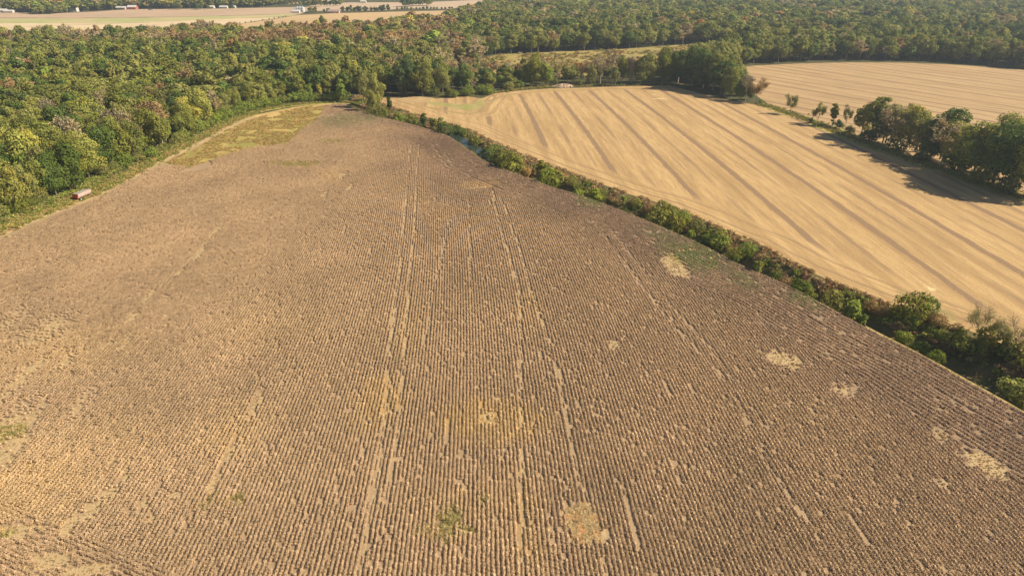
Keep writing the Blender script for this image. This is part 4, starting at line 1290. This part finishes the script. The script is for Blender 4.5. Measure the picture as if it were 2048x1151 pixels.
def wood_color(X, Y):
    n = len(X)
    z1 = fbm(X / 70, Y / 70); z2 = fbm(X / 160 + 40, Y / 160)
    nearg = np.clip((420 - Y) / 150, 0, 1)
    cols = np.array([DG, MG, OL, YG, BR, RU, GT, BG])
    W = np.tile(np.array([2.6, 5.2, 4.2, .14, .5, .04, .5, .3]), (n, 1)).astype(float)
    W[:, 0] *= 1 + 2 * np.clip(.5 - z1, 0, 1) * 2
    W[:, 4] *= np.clip((z1 - .42) * 14, .2, 4) * (1 - .8 * nearg); W[:, 6] *= np.clip((z2 - .42) * 12, .3, 3) * (1 - .7 * nearg)
    W[:, 5] *= (1 - .8 * nearg); W[:, 1] *= 1 + nearg * .8
    # brown belt along the far side of the left wood
    belt = (Y > 690) & (X < -60) & (Y < 950) & (fbm(X / 60, Y / 60 + 9) > .38)
    W[belt, 4] *= 16; W[belt, 6] *= 2; W[belt, 3] *= 4; W[belt, 0] *= .3; W[belt, 1] *= .4
    # grey, twiggy trees left of the marsh
    dx, dy = g(880, 130)
    gb = np.hypot((X - dx) / 70, (Y - dy) / 110) < 1
    W[gb, 6] *= 6; W[gb, 4] *= 4; W[gb, 1] *= .5
    W /= W.sum(1)[:, None]
    cs = W.cumsum(1); q_ = rng.random(n)[:, None]
    i_ = (q_ > cs).sum(1).clip(0, 7)
    c = cols[i_] * rng.normal(1, .13, (n, 1)).clip(.65, 1.4)
    farf = np.clip((Y - 900) / 1000, 0, 1)[:, None]
    return c, i_


c1, i1 = wood_color(A1[:, 0], A1[:, 1])
NEAR = 300 - sum(1 for o in bpy.data.objects if o.get('category') == 'tree') - sum(1 for o in bpy.data.objects if o.get('category') == 'small tree')
# the nearest ones that the photograph can show become individuals
pxx = CX + F * A1[:, 0] / (A1[:, 1] * math.cos(_P) + CAM_H * math.sin(_P))
vis = (pxx > -60) & (pxx < 2110)
near_i = np.where(vis)[0][:NEAR]
isn = np.zeros(len(A1), bool); isn[near_i] = True
EDGEL = dist_line(A1[near_i, 0], A1[near_i, 1], EDGE)
CN = ['dark green', 'green', 'olive green', 'yellowing', 'brown', 'rust coloured', 'grey twiggy', 'bright green']
for q_, i in enumerate(near_i):
    X, Y, s_ = A1[i]
    front = EDGEL[q_] < 9
    h = random.uniform(16, 27) if X < -95 and Y < 400 else random.uniform(12, 22)
    if X > -60 and Y > 480: h *= .6
    pxi = CX + F * X / depth_at(X, Y)
    part_ = 'left wood beyond the wagon' if pxi < 230 else ('left wood beyond the golden corner' if pxi < 640 else 'wood beyond the head of the ditch')
    strip = 'front rank of the left wood' if front else (part_ if X < -60 else 'wood beyond the far field edge')
    kd = 'broad' if random.random() < .72 else 'tall'
    if i1[i] == 6: kd = 'sparse'
    if not front and X < -60 and Y > 330: kd = random.choice(['broad', 'tall', 'tall'])
    if i1[i] == 6: kd = 'sparse'
    form = {'broad': 'broad', 'tall': 'slender', 'sparse': 'thin leaved'}[kd]
    size = 'tall' if h > 20.5 else 'lower'
    tree(kd, X, Y, h, tuple(c1[i]), f'{size} {form} {CN[i1[i]]} tree in the {strip}', 'tree', group=f'{size} {form} {CN[i1[i]]} trees, {strip}')

# the rest of the wood
def wood_protos(nb, size, n, tag_=0):
    out = []
    for i in range(nb):
        r = np.random.default_rng(500 + i + tag_)
        rx = [6.8, 7.4, 5.6, 6.2][i % 4]; h = [20, 19, 22, 21][i % 4]
        v, f = crown_cards(300 + i + tag_, h, rx, n, size, .12, 22)
        tp, _ = trunk_parts(r, h * .7, h * .015, 3, rx, 4)
        tv, tf = join(tp)
        out.append((np.r_[v, tv], np.r_[f, tf + len(v)], np.r_[np.zeros(len(f)), np.ones(len(tf))].astype(int)))
    return out


def sparse_proto(seed, leaves, size, n1=9, n2=5):
    r = np.random.default_rng(seed)
    parts, tw, tips = bare_parts(seed, 20, 5, n1, .09, n2)
    v1, f1 = join(parts + tw)
    C = tips[r.integers(0, len(tips), leaves)] + r.normal(0, .5, (leaves, 3))
    v2, f2 = cards(C, r.normal(size=(leaves, 3)) + [0, 0, .5], r.uniform(.6, 1.3, leaves) * size, r=r)
    return np.r_[v1, v2], np.r_[f1, f2 + len(v1)], np.r_[np.ones(len(f1)), np.zeros(len(f2))].astype(int)


B1 = A1[~isn]; cB = c1[~isn] * 1.24; iB = i1[~isn]
pro = wood_protos(5, .72, 3300) + [sparse_proto(77, 700, .7), sparse_proto(78, 500, .7)] + wood_protos(4, 1.3, 1000, 50)
n = len(B1)
var = rng.integers(0, 5, n)
var[(iB == 6) | ((iB == 4) & (rng.random(n) < .5))] = 5
var[(iB == 6) & (rng.random(n) < .5)] = 6
fm = B1[:, 1] > 900
var[fm] = 7 + rng.integers(0, 4, fm.sum())
hs = (.9 * np.exp(rng.normal(0, .17, n))).clip(.55, 1.25)
LOWB = gp([(890, 186), (990, 182), (1040, 176), (1100, 172), (1340, 168), (1380, 150), (1330, 134), (1240, 144), (1120, 150), (1000, 142), (930, 128), (880, 140)])
hs[inpoly(B1[:, 0], B1[:, 1], LOWB)] *= .55
ws = hs * (1.0 * np.exp(rng.normal(0, .2, n))).clip(.65, 1.5) * (B1[:, 2] / 8.2) ** .75
scatter('distant_wood', pro, np.c_[B1[:, :2], np.full(n, -.05)], rng.uniform(0, 6.28, n), np.c_[ws, ws, hs], var, cB, [M_leafI, M_bark],
        'vast mixed green and autumn brown wood stretching to the horizon', 'woodland')
print('wood', n, 'individual', len(near_i))

c2, i2 = wood_color(A2[:, 0], A2[:, 1])
c2 = (c2 * .6 + np.array(MG) * .4) * 1.25  # distance haze put into the leaf colour: evened out and lightened
n = len(A2)
hs = rng.uniform(.65, 1.15, n); ws = hs * rng.uniform(1.3, 1.9, n)
scatter('valley_wood', wood_protos(4, 2.0, 420, 80), np.c_[A2[:, :2], np.full(n, -.05)], rng.uniform(0, 6.28, n), np.c_[ws, ws, hs], rng.integers(0, 4, n), c2, [M_leafI, M_bark],
        'hazy green wood beyond the far farm fields', 'woodland')
print('wood2', n)

# hedges and tree rows among the far fields
FT = []
for x0, y0, x1, y1, nn, hp, lab in [(688, 25, 775, 23.5, 14, 13, 'row of dark green trees in the gold and brown far fields'), (795, 20, 905, 19.5, 16, 7, 'low hedge tree under the far wooded clump'),
                                    (808, 14, 862, 11, 12, 17, 'tree in the tall clump standing in the top far field'), (608, 14, 680, 12, 12, 14, 'tree in the scattered group behind the silver bins'),
                                    (620, 26, 632, 25, 4, 13, 'green tree close beside the silver bins'), (560, 12, 600, 9, 6, 9, 'tree in the open row left of the silver bins'),
                                    (455, 52, 570, 35, 11, 3.5, 'tiny bush dotted along the lane between two far fields'),
                                    (70, 29, 125, 26, 14, 13, 'tree in the green clump jutting into the brown far field'),
                                    (352, 19, 362, 19, 3, 12, 'dark tree pair left of the white sheds'), (392, 19.5, 402, 19.5, 3, 11, 'round dark tree before the far wood'),
                                    (416, 19.5, 418, 19.5, 1, 9, 'small dark tree left of the white tents'), (458, 18.5, 466, 18.5, 2, 10, 'dark tree between the white sheds'),
                                    (430, 14, 440, 14, 2, 11, 'dark tree behind the white sheds'), (648, 26, 660, 25.5, 3, 8, 'dark tree beside the low brown roof'), (144, 20, 156, 19, 3, 10, 'dark tree behind the white house')]:
    for j in range(nn):
        f_ = (j + random.uniform(-.3, .3)) / max(1, nn - 1)
        FT.append((x0 + (x1 - x0) * f_, y0 + (y1 - y0) * f_ + random.uniform(-.3, .3), hp * random.uniform(.75, 1.15), lab))
def simple_crown(name, seed):
    v, f = crown_cards(seed, 12, 5, 420, 1.3, .05, 10); me_ = mesh_np(name, v, f); me_.materials.append(M_leaf); return me_
FC = [simple_crown('far_crown', 900 + i) for i in range(3)]
tp, _ = trunk_parts(np.random.default_rng(3), 8, .25, 3, 4, 4); FTm = mesh_np('far_trunk', *join(tp)); FTm.materials.append(M_bark)
for px, py, hp, lab in FT:
    X, Y = g(px, py)
    h = hpx(px, py, hp)
    o = bpy.data.objects.new('hedgerow_tree', None); col.objects.link(o); o.location = (X, Y, -.05); o.rotation_euler = (0, 0, random.uniform(0, 6.28))
    s_ = h / 12; o.scale = (s_ * random.uniform(.9, 1.2), s_ * 1.05, s_)
    tag(o, lab, 'tree', 'group: ' + lab if False else lab.replace('tree in', 'trees in').replace('row of', 'row of'))
    t = bpy.data.objects.new('trunk', FTm); col.objects.link(t); t.parent = o
    c = bpy.data.objects.new('crown', random.choice(FC)); col.objects.link(c); c.parent = o
    cc = random.choice([DG, DG, MG, OL]); c['tint'] = [cc[0], cc[1], cc[2], 1.0]

# ------------------------------------------------------------------ built things
class MB:
    def __init__(s): s.V = []; s.F = []
    def quad(s, *p):
        n = len(s.V); s.V += [tuple(a) for a in p]; s.F.append(tuple(range(n, n + len(p))))
    def box(s, x0, x1, y0, y1, z0, z1):
        n = len(s.V)
        s.V += [(x0, y0, z0), (x1, y0, z0), (x1, y1, z0), (x0, y1, z0), (x0, y0, z1), (x1, y0, z1), (x1, y1, z1), (x0, y1, z1)]
        s.F += [tuple(n + i for i in f) for f in ((0, 3, 2, 1), (4, 5, 6, 7), (0, 1, 5, 4), (1, 2, 6, 5), (2, 3, 7, 6), (3, 0, 4, 7))]
    def cyl(s, c, ax, r, w, k=18, r2=None):
        """disc of width w round axis 'x','y','z' centred at c"""
        n = len(s.V); r2 = r if r2 is None else r2
        for sgn, rr in ((-1, r), (1, r2)):
            for i in range(k):
                a = i / k * 2 * math.pi; u, v = math.cos(a) * rr, math.sin(a) * rr; w_ = sgn * w / 2
                s.V.append({'x': (c[0] + w_, c[1] + u, c[2] + v), 'y': (c[0] + u, c[1] + w_, c[2] + v), 'z': (c[0] + u, c[1] + v, c[2] + w_)}[ax])
        for i in range(k): s.F.append((n + i, n + (i + 1) % k, n + k + (i + 1) % k, n + k + i))
        s.F.append(tuple(n + i for i in range(k))[::-1]); s.F.append(tuple(n + k + i for i in range(k)))
    def build(s, name, mat, parent=None):
        me_ = bpy.data.meshes.new(name); me_.from_pydata(s.V, [], s.F); me_.update(); me_.materials.append(mat)
        import bmesh
        b = bmesh.new(); b.from_mesh(me_); bmesh.ops.recalc_face_normals(b, faces=b.faces); b.to_mesh(me_); b.free()
        return link(name, me_, parent=parent)


M_red = plain('red_paint', (.36, .07, .04), .65, .25, 2.0)
M_cream = plain('weathered_white_paint', (.50, .35, .29), .7, .22, 1.6)
M_tarp = plain('grey_tarp', (.28, .27, .24), .8, .3, 2.0)
M_rub = plain('rubber', (.03, .03, .03), .8, .2)
M_white = plain('white_siding', (.56, .54, .50), .6, .1)
M_roofw = plain('white_metal_roof', (.54, .52, .49), .5, .08)
M_roofr = plain('red_metal_roof', (.48, .10, .07), .5, .12)
M_roofg = plain('grey_shingle_roof', (.30, .22, .19), .8, .2)
M_steel = plain('galvanised_steel', (.62, .65, .67), .45, .1, metal=.3)
M_glass = plain('dark_window', (.04, .05, .06), .15, .1)
M_brick = plain('pinkish_brick', (.50, .33, .26), .85, .15)
M_redw = plain('red_barn_board', (.40, .12, .08), .8, .15)
M_dark = plain('dark_steel', (.06, .045, .04), .6, .2)

# --- grain wagon by the left wood
a0 = np.array(g(160, 403)); a1 = np.array(g(183, 393))
hx = math.atan2(a1[1] - a0[1], a1[0] - a0[0]); cen = (a0 + a1) / 2 + np.array([-1.5, .8])
print('wagon length', np.hypot(*(a1 - a0)), 'heading', math.degrees(hx))
WL = float(np.hypot(*(a1 - a0))); WL = min(max(WL, 7.0), 8.6)
wag = bpy.data.objects.new('grain_wagon', None); col.objects.link(wag)
wag.location = (cen[0], cen[1], 0.01); wag.rotation_euler = (0, 0, hx)
tag(wag, 'old grain wagon with pale sides, red end and grey cover parked at the wood edge', 'wagon')
hl = WL / 2
def hopper(mb, x0, x1, w_top, w_bot, z0, z1, th=.06):
    for sy in (-1, 1):
        yt, yb = sy * w_top / 2, sy * w_bot / 2
        zm = z0 + (z1 - z0) * .35
        mb.box(x0, x1, min(yt, yt - sy * th), max(yt, yt - sy * th), zm, z1)
        mb.quad((x0, yb, z0), (x1, yb, z0), (x1, yt, zm), (x0, yt, zm))
b = MB(); hopper(b, -hl + .06, hl, 2.5, 1.7, 1.05, 2.75); b.build('side_panel', M_cream, wag)
b = MB()
for i in range(9):
    xx = -hl + .5 + i * (WL - 1) / 8
    for sy in (-1, 1): b.box(xx - .05, xx + .05, sy * 1.25 - .02 + (.0 if sy > 0 else -.06), sy * 1.25 + .02 + (.06 if sy > 0 else 0), 1.68, 2.72)
b.build('rib', M_cream, wag)
b = MB(); b.quad((-hl, -1.25, 2.75), (-hl, 1.25, 2.75), (-hl, 1.25, 1.6), (-hl, .85, 1.05), (-hl, -.85, 1.05), (-hl, -1.25, 1.6)); b.box(-hl - .35, -hl - .003, -1.15, 1.15, 1.2, 2.0); b.box(-hl - .1, -hl + .1, -1.27, 1.27, 2.3, 2.8)
b.build('end_panel', M_red, wag)['label'] = 'red end panel'
b = MB(); b.box(hl + .002, hl + .06, -1.25, 1.25, 1.5, 2.78); b.build('tail_panel', M_cream, wag)
b = MB()
n_ = 14
for i in range(n_):
    xa, xb = -hl + .12 + (WL - .2) * i / n_, -hl + .12 + (WL - .2) * (i + 1) / n_
    za, zb = 2.66 - .12 * (i % 2), 2.66 - .12 * ((i + 1) % 2)
    b.quad((xa, -1.18, 2.70), (xb, -1.18, 2.70), (xb, 0, zb + .22), (xa, 0, za + .22)); b.quad((xa, 0, za + .22), (xb, 0, zb + .22), (xb, 1.18, 2.70), (xa, 1.18, 2.70))
b.build('cover', M_tarp, wag)
b = MB(); b.box(-hl - .2, hl - .2, -.55, -.40, .78, 1.02); b.box(-hl - .2, hl - .2, .40, .55, .78, 1.02)
for xx in (-hl + 1.1, hl - 1.2): b.box(xx - .09, xx + .09, -1.0, 1.0, .48, .66); b.box(xx - .12, xx + .12, -.5, .5, .66, .78)
b.build('chassis', M_red, wag)
b = MB(); b.box(-hl - 1.9, -hl - .2, -.06, .06, .55, .68); b.box(-hl - 2.05, -hl - 1.85, -.09, .09, .5, .72); b.build('drawbar', M_red, wag)
for xx in (-hl + 1.1, hl - 1.2):
    for sy in (-1, 1):
        b = MB(); b.cyl((xx, sy * 1.12, .52), 'y', .52, .34, 20); w_ = b.build('wheel', M_rub, wag)
        b = MB(); b.cyl((xx, sy * 1.30, .52), 'y', .28, .03, 16); b.cyl((xx, sy * 1.33, .52), 'y', .09, .06, 10); b.build('rim', M_white, w_)


def house(px, py, L, W, H, wallm, roofm, label, cat='house', rz=0.0, rise=None, name='farmhouse', wins=3, door=True, hip=False):
    X, Y = g(px, py)
    root = bpy.data.objects.new(name, None); col.objects.link(root); root.location = (X, Y, 0.02); root.rotation_euler = (0, 0, rz)
    tag(root, label, cat)
    rise = rise or W * .28
    b = MB(); b.box(-L / 2, L / 2, -W / 2, W / 2, 0, H)
    for sx in (-1, 1): b.quad((sx * L / 2, -W / 2, H), (sx * L / 2, W / 2, H), (sx * L / 2, 0, H + rise))
    wl_ = b.build('wall', wallm, root)
    b = MB(); e = .5
    for sy in (-1, 1):
        k = rise / (W / 2)
        p1 = (-L / 2 - e, sy * (W / 2 + e), H - k * e + .06); p2 = (L / 2 + e, sy * (W / 2 + e), H - k * e + .06); p3 = (L / 2 + e, 0, H + rise + .06); p4 = (-L / 2 - e, 0, H + rise + .06)
        up = lambda p_: (p_[0], p_[1], p_[2] + .2)
        b.quad(p1, p2, p3, p4); b.quad(up(p1), up(p2), up(p3), up(p4)); b.quad(p1, p2, up(p2), up(p1)); b.quad(p2, p3, up(p3), up(p2)); b.quad(p4, p1, up(p1), up(p4))
    b.build('roof', roofm, root)
    for i in range(wins):
        xx = -L / 2 + L * (i + .7) / (wins + .6)
        b = MB(); b.box(xx - .5, xx + .5, -W / 2 - .05, -W / 2 - .003, H * .35, H * .75); b.build('window', M_glass, root)
    if door:
        b = MB(); b.box(L * .36, L * .36 + 1.1, -W / 2 - .06, -W / 2 - .004, 0, 2.1); b.build('door', M_dark, root)
    return root


house(150, 23.5, 12, 9, 5.2, M_white, M_roofw, 'white two-storey farmhouse beside the green clump on the far brown field', wins=4, rise=2.5)
house(135, 23.5, 4, 4, 2.4, M_white, M_roofw, 'tiny white shed just left of the white farmhouse', 'shed', name='shed', wins=1, door=False)
house(7, 25.2, 15, 9, 3.6, M_white, M_roofw, 'long white shed at the far left edge of the valley', 'shed', name='shed')
house(19, 25.6, 16, 7, 2.6, M_white, M_roofw, 'low white building between the left edge shed and the red roof', 'shed', name='shed', wins=2)
house(25, 24.6, 7, 6, 3.2, M_redw, M_roofr, 'small red roofed barn at the far left of the valley', 'barn', name='barn', wins=1)
house(30, 24.5, 5, 5, 2.6, M_white, M_roofw, 'little white hut right of the small red roofed barn', 'shed', name='shed', wins=1, door=False)
house(239, 19.3, 9, 8, 3.4, M_brick, M_roofw, 'pinkish house, left one of the pair at the far wood', wins=3)
house(248, 19.3, 8, 8, 3.4, M_brick, M_roofw, 'pinkish house, right one of the pair at the far wood', wins=2)
house(266, 18.8, 16, 11, 4.0, M_redw, M_roofw, 'red barn with a pale roof at the far wood edge', 'barn', name='barn', wins=0)
house(425, 17.0, 8, 8, 3.0, M_white, M_roofw, 'small white gabled shed right of the small dark tree', 'shed', name='shed', wins=1)
house(448, 17.0, 15, 7, 2.8, M_white, M_roofw, 'long low cream shed among the dark far trees', 'shed', name='shed', wins=3)
house(469, 16.6, 5, 6, 3.0, M_white, M_roofw, 'small white shed right of the dark tree on the far field', 'shed', name='shed', wins=1)
house(593, 26.0, 12, 8, 2.8, M_white, M_roofw, 'low white shed in front of the silver grain bins', 'shed', name='shed', wins=2)
house(668, 26.3, 20, 10, 2.8, M_brick, M_roofg, 'low brown roofed house with pale front beyond the gold field', wins=4)
house(502, 13.5, 7, 7, 3.0, M_white, M_roofw, 'pale house half hidden in the far wood', wins=2)
house(727, 6.0, 12, 7, 3.0, M_white, M_roofw, 'white shed at the top of the farthest field', 'shed', name='shed', wins=2)


def bin_(px, py, r_, H, label):
    X, Y = g(px, py)
    root = bpy.data.objects.new('grain_bin', None); col.objects.link(root); root.location = (X, Y, .02); tag(root, label, 'grain bin', 'silver grain bins at the farm')
    b = MB()
    for i in range(8): b.cyl((0, 0, H * (i + .5) / 8), 'z', r_ * (1 + .012 * (i % 2)), H / 8, 24)
    b.build('wall', M_steel, root)
    b = MB(); b.cyl((0, 0, H + r_ * .22 + .002), 'z', r_ * 1.06, r_ * .44, 24, r_ * .12); b.build('roof', M_steel, root)
    b = MB(); b.cyl((0, 0, H + r_ * .44 + .2), 'z', .5, .4, 12); b.build('roof_cap', M_steel, root)
    b = MB(); b.box(-.45, .45, -r_ * 1.02 - .08, -r_ * 1.013, .2, 2.2); b.build('door', M_dark, root)


bin_(590.5, 23.5, 3.2, 5, 'smallest grain bin, leftmost of the farm group')
bin_(596, 24, 3.8, 7.2, 'silver grain bin second from the left at the farm')
bin_(601, 24, 3.8, 7.4, 'silver grain bin second from the right at the farm')
bin_(606, 24, 3.8, 7.4, 'rightmost silver grain bin by the green trees')

for px, c, lab in ((299.5, M_dark, 'dark vehicle parked on the far brown field, left of two'), (305, M_white, 'pale truck parked on the far brown field, right of two')):
    X, Y = g(px, 20.6)
    r_ = bpy.data.objects.new('parked_truck', None); col.objects.link(r_); r_.location = (X, Y, .02); tag(r_, lab, 'truck')
    b = MB(); b.box(-2.6, 2.6, -.95, .95, .5, 1.2); b.box(-.4, 1.3, -.85, .85, 1.2, 1.85); b.build('body', c, r_)
    b = MB(); b.box(-.35, 1.25, -.87, -.852, 1.3, 1.75); b.build('window', M_glass, r_)
    for xx in (-1.7, 1.7):
        for sy in (-1, 1):
            b = MB(); b.cyl((xx, sy * .9, .4), 'y', .4, .25, 14); b.build('wheel', M_rub, r_)

# --- heap of pale rubble at the far field edge
X, Y = g(1127, 173.5)
heap = bpy.data.objects.new('rubble_heap', None); col.objects.link(heap); heap.location = (X, Y, 0)
tag(heap, 'heap of pale stones and earth at the far edge of the stubble', 'rubble')
M_stone = plain('pale_stone', (.50, .36, .28), .9, .25, 1.0)
th_ = np.linspace(0, 2 * math.pi, 25)[:-1]
rings = [(1.0, 0.0), (.85, .5), (.55, 1.3), (.25, 1.7), (.02, 1.85)]
V_ = np.concatenate([np.c_[np.cos(th_) * 8 * r_ * (1 + .15 * np.sin(th_ * 3)), np.sin(th_) * 4.5 * r_ * (1 + .12 * np.cos(th_ * 4)), np.full(24, z_) * (1 + .3 * np.sin(th_ * 5))] for r_, z_ in rings])
j = np.arange(24); j2 = (j + 1) % 24
q = np.concatenate([np.c_[i * 24 + j, i * 24 + j2, (i + 1) * 24 + j2, (i + 1) * 24 + j] for i in range(4)])
link('mound', mesh_np('mound', V_, q, smooth=True), [mat_two('pale_earth', (.38, .28, .20), (.28, .20, .13), .3, 1, .4, 1.6)], parent=heap)
import bmesh
def rock(seed):
    r = np.random.default_rng(seed); bm_ = bmesh.new(); bmesh.ops.create_icosphere(bm_, subdivisions=1, radius=1)
    for v in bm_.verts: v.co *= r.uniform(.7, 1.25); v.co.z *= .65
    me_ = bpy.data.meshes.new('stone'); bm_.to_mesh(me_); bm_.free(); me_.materials.append(M_stone); return me_
RK = [rock(i) for i in range(4)]
for i in range(26):
    a_ = random.uniform(0, 6.28); q_ = random.random() ** .5
    s_ = bpy.data.objects.new('stone', RK[i % 4]); col.objects.link(s_); s_.parent = heap
    s_.location = (math.cos(a_) * q_ * 9, math.sin(a_) * q_ * 5, 1.7 * (1 - q_) + .15); s_.scale = [random.uniform(.4, 1.1)] * 3; s_.rotation_euler = (0, 0, a_ * 3)

# ------------------------------------------------------------------ haze
hz = MB(); hz.box(-6000, 6000, -400, 9000, -5.0, 95.0)
m = bpy.data.materials.new('haze_air'); m.use_nodes = True
t = m.node_tree; t.nodes.remove(t.nodes['Principled BSDF'])
pv = t.nodes.new('ShaderNodeVolumePrincipled'); pv.inputs['Density'].default_value = .00012
pv.inputs['Color'].default_value = (.74, .87, 1.0, 1)
pv.inputs['Anisotropy'].default_value = .2
t.links.new(pv.outputs[0], t.nodes['Material Output'].inputs['Volume'])
o = hz.build('haze', m); tag(o, kind='stuff')
print('objects', len(bpy.data.objects))
